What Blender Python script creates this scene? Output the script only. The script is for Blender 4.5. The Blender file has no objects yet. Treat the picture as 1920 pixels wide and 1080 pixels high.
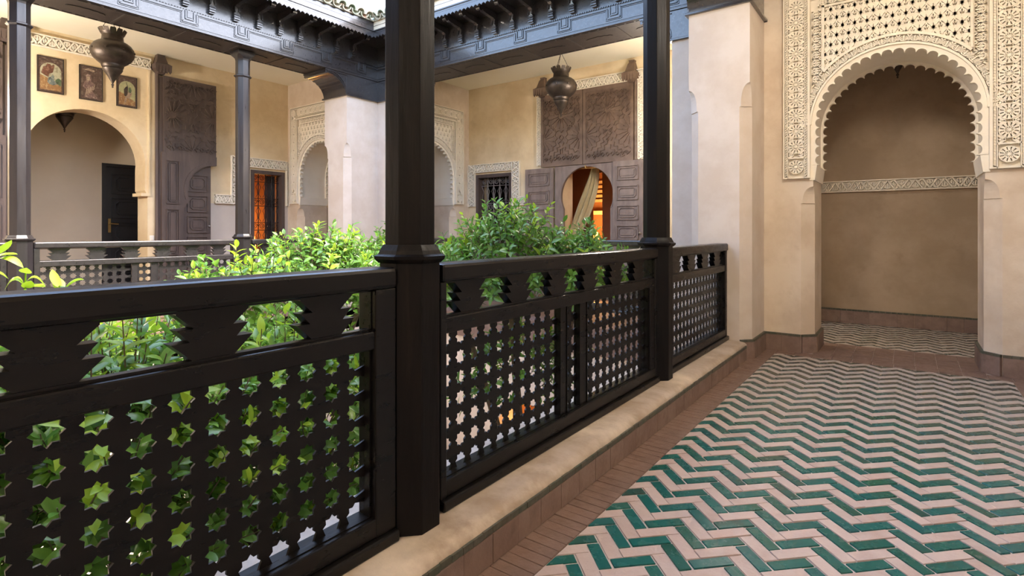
import bpy, bmesh, math, random
import numpy as np
from mathutils import Vector, Matrix
random.seed(7)
PI = math.pi
SC = bpy.context.scene
COL = SC.collection

# ------------------------------------------------------------------ camera
H = 1.114
FPX = 1020.0
YAW = math.atan((1703 - 960) / FPX)
cam_d = bpy.data.cameras.new('camera')
cam = bpy.data.objects.new('camera', cam_d)
COL.objects.link(cam)
cam.location = (0, 0, H)
cam.rotation_euler = (PI / 2, 0, YAW)
cam_d.sensor_width = 36
cam_d.lens = FPX / 1920 * 36
cam_d.shift_y = -108 / 1920
cam_d.clip_start = 0.05
SC.camera = cam

# ------------------------------------------------------------------ sky and sun
SUN_DIR = Vector((0.42, 0.34, 0.84)).normalized()      # towards the sun
w = bpy.data.worlds.new('sky'); SC.world = w; w.use_nodes = True
nt = w.node_tree; nt.nodes.clear()
sky = nt.nodes.new('ShaderNodeTexSky'); sky.sky_type = 'NISHITA'; sky.sun_disc = False
sky.sun_elevation = math.asin(SUN_DIR.z); sky.sun_rotation = math.atan2(SUN_DIR.x, SUN_DIR.y)
sky.air_density = 1.0; sky.dust_density = 2.5; sky.ozone_density = 1.0
bg = nt.nodes.new('ShaderNodeBackground'); bg.inputs['Strength'].default_value = 0.52
wo = nt.nodes.new('ShaderNodeOutputWorld')
wm = nt.nodes.new('ShaderNodeMix'); wm.data_type = 'RGBA'; wm.blend_type = 'MULTIPLY'; wm.inputs[0].default_value = 1.0
wm.inputs[7].default_value = (1.06, 1.0, 0.94, 1)       # the camera's warm white balance
nt.links.new(sky.outputs[0], wm.inputs[6]); nt.links.new(wm.outputs[2], bg.inputs[0]); nt.links.new(bg.outputs[0], wo.inputs[0])
sd = bpy.data.lights.new('sun', 'SUN'); sd.energy = 2.4; sd.angle = math.radians(2.0); sd.color = (1, 0.93, 0.82)
so = bpy.data.objects.new('sun', sd); COL.objects.link(so)
so.rotation_euler = SUN_DIR.to_track_quat('Z', 'Y').to_euler(); so.location = (0, 0, 12)

SC.view_settings.view_transform = 'Standard'
SC.view_settings.look = 'None'
SC.view_settings.gamma = 1
SC.view_settings.use_curve_mapping = False
SC.view_settings.exposure = 2.05

# ------------------------------------------------------------------ materials
MATS = {}
def pmat(name, c1, c2=None, scale=4.0, rough=0.6, metal=0.0, bump=0.0, bscale=60.0, coat=0.0, stretch=(1, 1, 1),
         rand=None, contrast=(0.35, 0.65), emit=None, trans=0.0, c3=None, s3=1.0, t3=(0.55, 0.75), spec=0.5, detail=6.0, rvar=0.0, worn=None):
    m = bpy.data.materials.new(name); m.use_nodes = True
    t = m.node_tree; N = t.nodes; L = t.links; N.clear()
    out = N.new('ShaderNodeOutputMaterial'); p = N.new('ShaderNodeBsdfPrincipled')
    L.new(p.outputs[0], out.inputs[0])
    p.inputs['Roughness'].default_value = rough; p.inputs['Metallic'].default_value = metal
    p.inputs['Coat Weight'].default_value = coat; p.inputs['Coat Roughness'].default_value = 0.15
    p.inputs['Specular IOR Level'].default_value = spec
    col = None
    geo = N.new('ShaderNodeNewGeometry')
    mp = N.new('ShaderNodeMapping'); mp.inputs['Scale'].default_value = stretch
    L.new(geo.outputs['Position'], mp.inputs['Vector'])
    def noise(sc, det=6.0):
        n = N.new('ShaderNodeTexNoise'); n.inputs['Scale'].default_value = sc; n.inputs['Detail'].default_value = det
        n.inputs['Roughness'].default_value = 0.62
        L.new(mp.outputs[0], n.inputs['Vector']); return n.outputs['Fac']
    def mix(fac, a, b):
        x = N.new('ShaderNodeMix'); x.data_type = 'RGBA'
        L.new(fac, x.inputs[0])
        for s, v in ((x.inputs[6], a), (x.inputs[7], b)):
            if isinstance(v, tuple): s.default_value = (*v, 1)
            else: L.new(v, s)
        return x.outputs[2]
    def ramp(fac, a, b):
        r = N.new('ShaderNodeMapRange'); r.inputs[1].default_value = a; r.inputs[2].default_value = b
        L.new(fac, r.inputs[0]); return r.outputs[0]
    col = c1
    if rand:
        oi = N.new('ShaderNodeObjectInfo')
        ad = N.new('ShaderNodeMath'); ad.operation = 'ADD'
        L.new(oi.outputs['Random'], ad.inputs[0]); L.new(geo.outputs['Random Per Island'], ad.inputs[1])
        fr = N.new('ShaderNodeMath'); fr.operation = 'FRACT'; L.new(ad.outputs[0], fr.inputs[0])
        cr = N.new('ShaderNodeValToRGB'); els = cr.color_ramp.elements
        cols = [c1] + list(rand)
        els[0].color = (*cols[0], 1); els[1].color = (*cols[-1], 1)
        for i, c in enumerate(cols[1:-1]):
            e = els.new((i + 1) / (len(cols) - 1)); e.color = (*c, 1)
        L.new(fr.outputs[0], cr.inputs[0]); col = cr.outputs[0]
    if c2:
        col = mix(ramp(noise(scale, detail), *contrast), col, c2)
    if c3:
        col = mix(ramp(noise(s3, 9.0), *t3), col, c3)
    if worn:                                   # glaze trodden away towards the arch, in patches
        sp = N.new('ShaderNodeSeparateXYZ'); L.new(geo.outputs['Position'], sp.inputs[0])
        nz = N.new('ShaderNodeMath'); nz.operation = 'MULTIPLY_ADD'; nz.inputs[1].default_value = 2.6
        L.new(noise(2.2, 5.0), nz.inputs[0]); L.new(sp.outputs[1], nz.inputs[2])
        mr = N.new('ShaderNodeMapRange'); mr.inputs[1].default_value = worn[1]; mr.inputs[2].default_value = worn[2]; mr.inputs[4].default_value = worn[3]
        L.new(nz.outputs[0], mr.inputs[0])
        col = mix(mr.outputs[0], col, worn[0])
    if isinstance(col, tuple): p.inputs['Base Color'].default_value = (*col, 1)
    else: L.new(col, p.inputs['Base Color'])
    if rvar:
        r = N.new('ShaderNodeMapRange'); r.inputs[3].default_value = max(0.05, rough - rvar); r.inputs[4].default_value = min(1, rough + rvar)
        r.inputs[1].default_value = 0.3; r.inputs[2].default_value = 0.7
        L.new(noise(scale * 2.3), r.inputs[0]); L.new(r.outputs[0], p.inputs['Roughness'])
    if bump:
        b = N.new('ShaderNodeBump'); b.inputs['Strength'].default_value = bump; b.inputs['Distance'].default_value = 0.01
        L.new(noise(bscale, 8.0), b.inputs['Height']); L.new(b.outputs[0], p.inputs['Normal'])
    if trans:
        tr = N.new('ShaderNodeBsdfTranslucent'); ms = N.new('ShaderNodeMixShader'); ms.inputs[0].default_value = trans
        if isinstance(col, tuple): tr.inputs[0].default_value = (*col, 1)
        else: L.new(col, tr.inputs[0])
        L.new(p.outputs[0], ms.inputs[1]); L.new(tr.outputs[0], ms.inputs[2]); L.new(ms.outputs[0], out.inputs[0])
    if emit:
        p.inputs['Emission Color'].default_value = (*emit[0], 1); p.inputs['Emission Strength'].default_value = emit[1]
    MATS[name] = m; return m

# plaster, stucco
pmat('plaster_ochre', (0.78, 0.64, 0.43), (0.66, 0.51, 0.31), 1.3, 0.75, contrast=(0.4, 0.6), bump=0.25, bscale=18, c3=(0.58, 0.44, 0.26), s3=2.3, t3=(0.56, 0.80))
pmat('plaster_cream', (0.64, 0.56, 0.49), (0.57, 0.48, 0.40), 2.2, 0.7, contrast=(0.4, 0.6), bump=0.22, bscale=14, c3=(0.54, 0.44, 0.36), s3=3.0, t3=(0.60, 0.85))
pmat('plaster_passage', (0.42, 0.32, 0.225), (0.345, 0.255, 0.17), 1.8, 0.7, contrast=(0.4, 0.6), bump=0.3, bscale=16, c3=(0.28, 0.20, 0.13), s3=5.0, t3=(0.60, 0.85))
pmat('plaster_beige', (0.72, 0.61, 0.49), (0.61, 0.49, 0.37), 2.2, 0.7, contrast=(0.4, 0.6), bump=0.3, bscale=16, c3=(0.52, 0.40, 0.29), s3=5.0, t3=(0.60, 0.85))
pmat('plaster_dado', (0.62, 0.55, 0.48), (0.56, 0.48, 0.41), 1.7, 0.7, bump=0.2, bscale=18)
pmat('plaster_alcove', (0.60, 0.50, 0.37), (0.54, 0.44, 0.32), 1.1, 0.75, bump=0.15, bscale=18)
pmat('ceiling_paint', (0.88, 0.83, 0.68), (0.85, 0.79, 0.62), 1.2, 0.8)
pmat('stucco', (0.88, 0.81, 0.69), (0.84, 0.76, 0.63), 6, 0.8, bump=0.15, bscale=60)
pmat('curb_plaster', (0.52, 0.44, 0.375), (0.36, 0.27, 0.195), 5, 0.55, bump=0.35, bscale=20, c3=(0.66, 0.56, 0.46), s3=3.5, t3=(0.5, 0.7))
pmat('lower_wall', (0.80, 0.70, 0.62), (0.74, 0.63, 0.54), 1.5, 0.8, bump=0.2, bscale=18)
pmat('terracotta_room', (0.36, 0.17, 0.085), (0.30, 0.13, 0.06), 2, 0.8)
# tiles
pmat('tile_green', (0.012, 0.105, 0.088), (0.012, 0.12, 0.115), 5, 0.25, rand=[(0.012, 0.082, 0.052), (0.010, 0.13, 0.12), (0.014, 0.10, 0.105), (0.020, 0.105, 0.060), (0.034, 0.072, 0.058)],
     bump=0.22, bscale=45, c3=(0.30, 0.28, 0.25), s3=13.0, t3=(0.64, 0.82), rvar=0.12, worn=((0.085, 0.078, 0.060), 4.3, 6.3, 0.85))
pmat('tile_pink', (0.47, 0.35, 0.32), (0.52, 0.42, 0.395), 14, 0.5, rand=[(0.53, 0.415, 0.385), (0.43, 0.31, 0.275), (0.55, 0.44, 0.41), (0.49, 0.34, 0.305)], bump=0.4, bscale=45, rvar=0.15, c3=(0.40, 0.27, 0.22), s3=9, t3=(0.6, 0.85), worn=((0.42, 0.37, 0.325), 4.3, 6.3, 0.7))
pmat('tile_border', (0.165, 0.098, 0.078), (0.22, 0.145, 0.118), 12, 0.5, rand=[(0.21, 0.13, 0.103), (0.145, 0.085, 0.067), (0.185, 0.118, 0.095)], bump=0.4, bscale=45, rvar=0.12)
pmat('tile_base', (0.245, 0.165, 0.132), (0.19, 0.122, 0.096), 10, 0.55, rand=[(0.28, 0.195, 0.16), (0.22, 0.145, 0.115)], bump=0.3, bscale=40, c3=(0.12, 0.07, 0.052), s3=7, t3=(0.58, 0.8))
pmat('tile_strip', (0.06, 0.065, 0.045), (0.11, 0.10, 0.075), 25, 0.4, rand=[(0.05, 0.075, 0.05), (0.08, 0.07, 0.05)], bump=0.2)
pmat('grout', (0.60, 0.53, 0.50), (0.48, 0.40, 0.37), 30, 0.9)
pmat('court_floor', (0.26, 0.20, 0.155), (0.18, 0.14, 0.11), 5, 0.7)
pmat('roof_glaze', (0.32, 0.36, 0.27), (0.42, 0.38, 0.30), 9, 0.45, rand=[(0.22, 0.32, 0.22), (0.46, 0.44, 0.36), (0.38, 0.34, 0.25)], c3=(0.40, 0.17, 0.10), s3=8, t3=(0.56, 0.66), bump=0.2)
# wood, metal
pmat('wood_black', (0.0045, 0.0038, 0.004), (0.0065, 0.0053, 0.0052), 14, 0.33, bump=0.12, bscale=30, stretch=(1, 0.25, 1), rvar=0.1, coat=0.05, spec=0.25)
pmat('wood_post', (0.005, 0.0043, 0.0046), (0.008, 0.0064, 0.0062), 26, 0.45, bump=0.2, bscale=40, stretch=(1, 1, 0.08), rvar=0.12, coat=0.0, spec=0.14, c3=(0.028, 0.020, 0.016), s3=20, t3=(0.6, 0.85))
pmat('wood_far', (0.017, 0.0145, 0.017), (0.028, 0.024, 0.025), 20, 0.36, bump=0.2, bscale=40, rvar=0.12, coat=0.9, c3=(0.05, 0.042, 0.04), s3=18, t3=(0.62, 0.85))
pmat('wood_column', (0.014, 0.012, 0.014), (0.022, 0.019, 0.020), 20, 0.38, bump=0.2, bscale=40, stretch=(1, 1, 0.1), rvar=0.12, coat=0.25, c3=(0.05, 0.042, 0.04), s3=18, t3=(0.62, 0.85))
pmat('wood_soffit', (0.028, 0.021, 0.019), (0.045, 0.034, 0.029), 12, 0.5, bump=0.15)
pmat('wood_door', (0.075, 0.052, 0.047), (0.11, 0.078, 0.066), 10, 0.55, bump=0.2, bscale=40, stretch=(1, 1, 0.15), c3=(0.05, 0.033, 0.03), s3=9, t3=(0.55, 0.8))
pmat('wood_carved', (0.13, 0.082, 0.058), (0.19, 0.125, 0.09), 7, 0.5, bump=0.2, bscale=40, c3=(0.07, 0.043, 0.033), s3=4, t3=(0.5, 0.75))
pmat('wood_shutter', (0.16, 0.115, 0.098), (0.24, 0.185, 0.16), 12, 0.6, bump=0.25, bscale=40, stretch=(1, 1, 0.3))
pmat('door_black', (0.010, 0.010, 0.012), (0.016, 0.015, 0.016), 9, 0.35)
pmat('pale_board', (0.62, 0.55, 0.43), (0.55, 0.47, 0.36), 5, 0.6)
pmat('lantern_metal', (0.055, 0.042, 0.034), (0.085, 0.066, 0.052), 18, 0.42, metal=0.75, bump=0.15, bscale=50)
pmat('iron', (0.26, 0.23, 0.22), (0.18, 0.155, 0.145), 20, 0.5, metal=0.1)
pmat('iron_black', (0.018, 0.014, 0.014), None, 20, 0.5, metal=0.3)
pmat('brass', (0.55, 0.38, 0.16), None, rough=0.3, metal=1.0)
pmat('steel', (0.6, 0.58, 0.55), None, rough=0.3, metal=1.0)
pmat('white_plastic', (0.75, 0.70, 0.62), None, rough=0.4)
# plants
pmat('leaf', (0.115, 0.275, 0.036), (0.14, 0.31, 0.045), 8, 0.30, rand=[(0.075, 0.205, 0.038), (0.19, 0.37, 0.045), (0.10, 0.24, 0.065), (0.26, 0.44, 0.055), (0.085, 0.21, 0.055)], trans=0.42, spec=0.7)
pmat('leaf_young', (0.30, 0.47, 0.03), (0.36, 0.52, 0.04), 8, 0.4, rand=[(0.22, 0.42, 0.03), (0.40, 0.54, 0.04)], trans=0.45)
pmat('bark', (0.16, 0.115, 0.08), (0.09, 0.065, 0.045), 12, 0.85, bump=0.5, bscale=30)
pmat('curtain', (0.50, 0.40, 0.22), (0.42, 0.32, 0.17), 5, 0.8)
pmat('lampshade', (0.9, 0.5, 0.12), None, rough=0.8, emit=((1.0, 0.45, 0.08), 2.6))
pmat('globe', (0.9, 0.85, 0.75), None, rough=0.5, emit=((1.0, 0.90, 0.78), 95.0))  # glow of the unseen fill globes added to the galleries
pmat('globe_dim', (0.9, 0.85, 0.75), None, rough=0.5, emit=((1.0, 0.90, 0.78), 32.0))  # weaker glow for the same added fill globes
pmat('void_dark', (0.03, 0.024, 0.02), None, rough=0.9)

# ------------------------------------------------------------------ mesh helpers
def FL(X0): return lambda u, z, d: (X0 + d, u, z)       # a face looking to +X, u runs along Y
def FF(Y0): return lambda u, z, d: (u, Y0 - d, z)       # a face looking to -Y, u runs along X
def FP(u, v, d): return (u, v, d)                       # plan
def area(p): return sum(p[i][0] * p[(i + 1) % len(p)][1] - p[(i + 1) % len(p)][0] * p[i][1] for i in range(len(p)))

class MB:
    def __init__(s): s.v = []; s.f = []
    def add(s, vs, fs):
        o = len(s.v); s.v += vs; s.f += [tuple(i + o for i in f) for f in fs]; return s
    def box(s, x0, y0, z0, x1, y1, z1):
        return s.add([(x0, y0, z0), (x1, y0, z0), (x1, y1, z0), (x0, y1, z0), (x0, y0, z1), (x1, y0, z1), (x1, y1, z1), (x0, y1, z1)],
                     [(0, 3, 2, 1), (4, 5, 6, 7), (0, 1, 5, 4), (1, 2, 6, 5), (2, 3, 7, 6), (3, 0, 4, 7)])
    def prism(s, fr, poly, d0, d1, back=True):
        if area(poly) < 0: poly = poly[::-1]
        n = len(poly)
        vs = [fr(p[0], p[1], d0) for p in poly] + [fr(p[0], p[1], d1) for p in poly]
        fs = [tuple(range(n, 2 * n))] + [(i, (i + 1) % n, n + (i + 1) % n, n + i) for i in range(n)]
        if back: fs.append(tuple(range(n - 1, -1, -1)))
        return s.add(vs, fs)
    def rect(s, fr, u0, z0, u1, z1, d0, d1, back=True):
        return s.prism(fr, [(u0, z0), (u1, z0), (u1, z1), (u0, z1)], d0, d1, back)
    def rib(s, fr, pts, w, d0, d1, keep=None, taper=None, closed=False):
        n = len(pts)
        rng = range(n if closed else n - 1)
        for i in rng:
            a = pts[i]; b = pts[(i + 1) % n]
            if keep and not keep((a[0] + b[0]) / 2, (a[1] + b[1]) / 2): continue
            dx, dz = b[0] - a[0], b[1] - a[1]; l = math.hypot(dx, dz)
            if l < 1e-6: continue
            wa = wb = w / 2
            if taper: wa = w / 2 * taper(i / (n - 1)); wb = w / 2 * taper((i + 1) / (n - 1))
            nx, nz = -dz / l, dx / l
            s.prism(fr, [(a[0] - nx * wa, a[1] - nz * wa), (b[0] - nx * wb, b[1] - nz * wb), (b[0] + nx * wb, b[1] + nz * wb), (a[0] + nx * wa, a[1] + nz * wa)], d0, d1, False)
        return s
    def ring(s, fr, c, r0, r1, d0, d1, n=20, a0=0, a1=2 * PI):
        for i in range(n):
            t0 = a0 + (a1 - a0) * i / n; t1 = a0 + (a1 - a0) * (i + 1) / n
            s.prism(fr, [(c[0] + r0 * math.cos(t0), c[1] + r0 * math.sin(t0)), (c[0] + r1 * math.cos(t0), c[1] + r1 * math.sin(t0)),
                         (c[0] + r1 * math.cos(t1), c[1] + r1 * math.sin(t1)), (c[0] + r0 * math.cos(t1), c[1] + r0 * math.sin(t1))], d0, d1, False)
        return s
    def loft(s, rings, caps=True):
        n = len(rings[0]); vs = [p for r in rings for p in r]; fs = []
        for k in range(len(rings) - 1):
            for i in range(n):
                j = (i + 1) % n
                fs.append((k * n + i, k * n + j, (k + 1) * n + j, (k + 1) * n + i))
        if caps: fs += [tuple(range(n - 1, -1, -1)), tuple(range((len(rings) - 1) * n, len(rings) * n))]
        return s.add(vs, fs)
    def lathe(s, prof, n=20, c=(0, 0, 0)):
        return s.loft([[(c[0] + r * math.cos(2 * PI * i / n), c[1] + r * math.sin(2 * PI * i / n), c[2] + z) for i in range(n)] for r, z in prof])
    def tube(s, pts, r, n=6):
        pts = [Vector(p) for p in pts]; rs = r if isinstance(r, (list, tuple)) else [r] * len(pts)
        rings = []
        for i, p in enumerate(pts):
            t = (pts[min(i + 1, len(pts) - 1)] - pts[max(i - 1, 0)]).normalized()
            a = t.orthogonal().normalized() if i == 0 else (a - t * a.dot(t)).normalized()
            b = t.cross(a)
            rings.append([tuple(p + (a * math.cos(2 * PI * k / n) + b * math.sin(2 * PI * k / n)) * rs[i]) for k in range(n)])
        return s.loft(rings)

ORIG = {}
def tag(o, label=None, cat=None, group=None, kind=None):
    if label: o['label'] = label
    if cat: o['category'] = cat
    if group: o['group'] = group
    if kind: o['kind'] = kind
    return o
def thing(name, label, cat, loc=(0, 0, 0), group=None, kind=None):
    o = bpy.data.objects.new(name, None); o.empty_display_size = 0.1; COL.objects.link(o); o.location = loc
    ORIG[o] = Vector(loc); return tag(o, label, cat, group, kind)
def obj(name, mb, mat, parent=None, label=None, cat=None, group=None, kind=None, smooth=0, bevel=0, recalc=False):
    v = np.array(mb.v, dtype=float)
    if parent is not None: org = ORIG[parent]
    else:
        mn, mx = v.min(0), v.max(0); org = Vector(((mn[0] + mx[0]) / 2, (mn[1] + mx[1]) / 2, mn[2]))
    v = v - np.array(org)
    me = bpy.data.meshes.new(name); me.from_pydata(v.tolist(), [], mb.f)
    if recalc:
        b = bmesh.new(); b.from_mesh(me); bmesh.ops.recalc_face_normals(b, faces=b.faces); b.to_mesh(me); b.free()
    if smooth:
        me.shade_smooth(); me.set_sharp_from_angle(angle=math.radians(smooth))
    me.materials.append(MATS[mat])
    o = bpy.data.objects.new(name, me); COL.objects.link(o)
    if parent is not None: o.parent = parent
    else: o.location = org
    ORIG[o] = org
    if bevel:
        bm = o.modifiers.new('bevel', 'BEVEL'); bm.width = bevel; bm.segments = 2; bm.limit_method = 'ANGLE'; bm.angle_limit = math.radians(40)
    return tag(o, label, cat, group, kind)
def struct(name, mb, mat, label=None, **k): return obj(name, mb, mat, None, label, kind='structure', **k)
def inst(name, mesh, parent, loc, rotz=0, rot=None, scale=None):
    o = bpy.data.objects.new(name, mesh); COL.objects.link(o)
    org = ORIG[parent] if parent is not None else Vector((0, 0, 0))
    o.parent = parent; o.location = Vector(loc) - org
    o.rotation_euler = rot if rot else (0, 0, rotz)
    if scale: o.scale = scale
    return o
def mesh_of(mb, mat, name, smooth=0):
    me = bpy.data.meshes.new(name); me.from_pydata(mb.v, [], mb.f); me.materials.append(MATS[mat])
    if smooth: me.shade_smooth(); me.set_sharp_from_angle(angle=math.radians(smooth))
    return me
def copy_tree(o, parent=None, loc=None, rotz=None, label=None):
    c = o.copy(); COL.objects.link(c); c.parent = parent
    if loc is not None: c.location = loc
    if rotz is not None: c.rotation_euler = (0, 0, rotz)
    if label: c['label'] = label
    for ch in o.children: copy_tree(ch, c)
    return c
def circ(c, r, a0, a1, n): return [(c[0] + r * math.cos(a0 + (a1 - a0) * i / n), c[1] + r * math.sin(a0 + (a1 - a0) * i / n)) for i in range(n + 1)]
def cham(x0, y0, x1, y1, c00, c10, c11, c01):
    # rectangle in plan, one chamfer size per corner (12 points are avoided: always 8)
    return [(x0 + c00, y0), (x1 - c10, y0), (x1, y0 + c10), (x1, y1 - c11), (x1 - c11, y1), (x0 + c01, y1), (x0, y1 - c01), (x0, y0 + c00)]

# ================================================================== SETTING
XR = 0.78            # right wall of the near gallery
YF = 7.70            # far wall
XL = -9.04           # left wall
ZC = 3.72            # ceilings
XB0, XB1 = -0.976, 0.62      # herringbone field
YB1 = 5.40

# ---- floors
fl = struct('floor', MB().box(-1.30, -3.2, -0.32, XR + 0.3, YF + 0.1, -0.005), 'grout', 'herringbone floor of teal and pink clay tiles in the near gallery')
struct('floor_left', MB().box(XL - 1.6, -3.2, -0.32, -6.62, YF + 0.1, 0), 'tile_border', 'floor of the gallery across the courtyard')
struct('floor_far', MB().box(-6.62, 5.58, -0.32, -1.30, YF + 0.1, 0), 'tile_border', 'floor of the gallery at the far end of the courtyard')
struct('floor_south', MB().box(-6.62, -3.2, -0.32, -1.30, -1.0, 0), 'tile_border', 'floor of the gallery behind the viewer')

def clip(poly, x0, x1, y0, y1):
    for ax, lim, sgn in ((0, x0, 1), (0, x1, -1), (1, y0, 1), (1, y1, -1)):
        out = []
        for i in range(len(poly)):
            a, b = poly[i], poly[(i + 1) % len(poly)]
            ia, ib = sgn * (a[ax] - lim) >= 0, sgn * (b[ax] - lim) >= 0
            if ia: out.append(a)
            if ia != ib:
                t = (lim - a[ax]) / (b[ax] - a[ax])
                out.append((a[0] + t * (b[0] - a[0]), a[1] + t * (b[1] - a[1])))
        poly = out
        if len(poly) < 3: return []
    return poly
TL, TW, GAP = 0.1525, 0.0523, 0.0032
r2 = math.sqrt(0.5)
def herring(x0, x1, y0, y1, px, py):
    out = []
    A = Vector((r2, r2)); B = Vector((-r2, r2))
    o = Vector((px, py)) - A * TL - B * TW
    for c in range(-16, 17):
        for s in range(-70, 120):
            base = o + (A - B) * TL * c + (A + B) * TW * s
            if not (x0 - 0.4 < base.x < x1 + 0.4 and y0 - 0.4 < base.y < y1 + 0.4): continue
            gg = GAP + (.0062 if s % 2 == 0 else 0)
            for kind, (a0, a1, b0, b1) in enumerate(((0, TL, 0, TW), (TL - TW, TL, -TL, 0))):
                g = gg / 2
                q = [base + A * a + B * b for a, b in ((a0 + g, b0 + g), (a1 - g, b0 + g), (a1 - g, b1 - g), (a0 + g, b1 - g))]
                q = [(v.x, v.y) for v in q]
                cp = clip(q, x0, x1, y0, y1)
                if cp and abs(area(cp)) / 2 > 2e-4:
                    out.append((kind, s % 2, cp, abs(area(cp)) / 2 > TL * TW * 0.9, sum(p[0] for p in cp) / len(cp), sum(p[1] for p in cp) / len(cp)))
    return out
def tile_mb(poly, h=0.0):
    # a slab with softened top edges
    cx = sum(p[0] for p in poly) / len(poly); cy = sum(p[1] for p in poly) / len(poly)
    k = 0.0016
    def sh(p, e):
        l = math.hypot(p[0] - cx, p[1] - cy) or 1
        return (p[0] - (p[0] - cx) / l * e, p[1] - (p[1] - cy) / l * e)
    if area(poly) < 0: poly = poly[::-1]
    return MB().loft([[(p[0], p[1], -0.014 + h) for p in poly], [(p[0], p[1], -0.0022 + h) for p in poly],
                      [(*sh(p, k), h) for p in poly]])
tiles = herring(XB0, XB1, -0.3, YB1, -0.715, 2.237) + herring(-1.08, XR, 6.22, 7.67, -0.715, 2.237)
tiles.sort(key=lambda t: (t[5] < 1.25) * 100 + t[4] ** 2 + t[5] ** 2)
rest = {0: MB(), 1: MB()}
cache = {}
for i, (kind, par, poly, full, cx, cy) in enumerate(tiles):
    hz = random.uniform(-0.0012, 0.0012)
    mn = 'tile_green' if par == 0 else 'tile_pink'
    if i < 300:
        if full and len(poly) == 4:
            key = (kind, par)
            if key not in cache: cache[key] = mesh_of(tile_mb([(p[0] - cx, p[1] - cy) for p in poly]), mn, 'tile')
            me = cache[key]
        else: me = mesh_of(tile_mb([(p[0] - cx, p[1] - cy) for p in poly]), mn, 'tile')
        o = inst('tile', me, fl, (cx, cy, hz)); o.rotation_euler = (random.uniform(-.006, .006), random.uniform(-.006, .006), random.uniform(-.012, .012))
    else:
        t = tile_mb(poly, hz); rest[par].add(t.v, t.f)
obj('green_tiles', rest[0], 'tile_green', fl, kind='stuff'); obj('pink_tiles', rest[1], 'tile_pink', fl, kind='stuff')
# border bricks
def brick_row(parent, x0, y0, x1, y1, nx, ny, mat, maxn=300, name='border_brick'):
    dx, dy = (x1 - x0) / nx, (y1 - y0) / ny; g = 0.0014
    q = [(-dx / 2 + g, -dy / 2 + g), (dx / 2 - g, -dy / 2 + g), (dx / 2 - g, dy / 2 - g), (-dx / 2 + g, dy / 2 - g)]
    me = mesh_of(tile_mb(q), mat, name)
    for i in range(nx):
        for j in range(ny):
            o = inst(name, me, parent, (x0 + (i + .5) * dx, y0 + (j + .5) * dy, random.uniform(-.001, .001)))
            o.rotation_euler = (random.uniform(-.008, .008), random.uniform(-.008, .008), random.uniform(-.02, .02))
brick_row(fl, -1.128, 0.6, XB0 - 0.002, YB1, 1, 94, 'tile_border')
brick_row(fl, XB1 + 0.002, 3.2, XR, YB1, 1, 42, 'tile_border')
brick_row(fl, -1.12, YB1 + 0.002, XR, YB1 + 0.15, 13, 3, 'tile_border')
brick_row(fl, -0.70, YB1 + 0.152, 0.49, 6.21, 8, 6, 'tile_border')

# ---- curb under the balustrade
cb = [(-1.62, 0), (-1.62, 0.155), (-1.20, 0.155), (-1.168, 0.152), (-1.146, 0.143), (-1.132, 0.13), (-1.128, 0.115), (-1.128, 0)]
FY = lambda a, b, c: (a, -c, b)
curb = struct('trim_1', MB().prism(FY, cb, 1.6, -5.0), 'curb_plaster', 'low rounded plaster curb under the dark balustrade', smooth=50)
y = 0.6
tm = mesh_of(MB().box(-0.004, -0.0725, 0.002, 0.007, 0.0725, 0.1), 'tile_base', 'tile')
sm_ = mesh_of(MB().box(-0.004, -0.0245, 0.102, 0.006, 0.0245, 0.123), 'tile_strip', 'strip_tile')
for k in range(30):
    inst('tile', tm, curb, (-1.128 + random.uniform(-.001, .001), 0.62 + k * 0.1475, 0))
for k in range(87):
    inst('strip_tile', sm_, curb, (-1.128 + random.uniform(-.001, .001), 0.60 + k * 0.0505, random.uniform(-.001, .001)))

# ---- skirting of tiles along a path (the outside is on the right-hand side of travel)
def skirting(name, path, label, h=0.145, th=0.022):
    root = thing(name, label, None, (path[0][0], path[0][1], 0), kind='structure')
    for (x0, y0), (x1, y1) in zip(path, path[1:]):
        l = math.hypot(x1 - x0, y1 - y0); n = max(1, round(l / 0.15)); ang = math.atan2(y1 - y0, x1 - x0)
        s = l / n
        me = mesh_of(MB().box(-s / 2 + .001, -th, 0, s / 2 - .001, 0.004, h), 'tile_base', 'tile')
        n2 = max(1, round(l / 0.055)); s2 = l / n2
        me2 = mesh_of(MB().box(-s2 / 2 + .0012, -th + .002, h + .001, s2 / 2 - .0012, 0.004, h + 0.021), 'tile_strip', 'strip_tile')
        for k in range(n):
            t = (k + .5) / n; inst('tile', me, root, (x0 + t * (x1 - x0), y0 + t * (y1 - y0), 0), ang)
        for k in range(n2):
            t = (k + .5) / n2; inst('strip_tile', me2, root, (x0 + t * (x1 - x0), y0 + t * (y1 - y0), 0), ang)
    return root
skirting('baseboard_left', [(-1.185, 4.98), (-1.10, 5.065), (-1.10, 5.55), (-0.79, 5.55), (-0.69, 5.65), (-0.69, 6.10)], 'clay tile skirting round the corner pier and left arch jamb')
skirting('baseboard_right', [(0.48, 6.10), (0.48, 5.65), (0.58, 5.55), (XR, 5.55)], 'clay tile skirting round the right arch jamb')
skirting('baseboard_far', [(-1.10, YF), (XR, YF)], 'clay tile skirting along the back wall of the passage behind the arch')

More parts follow.
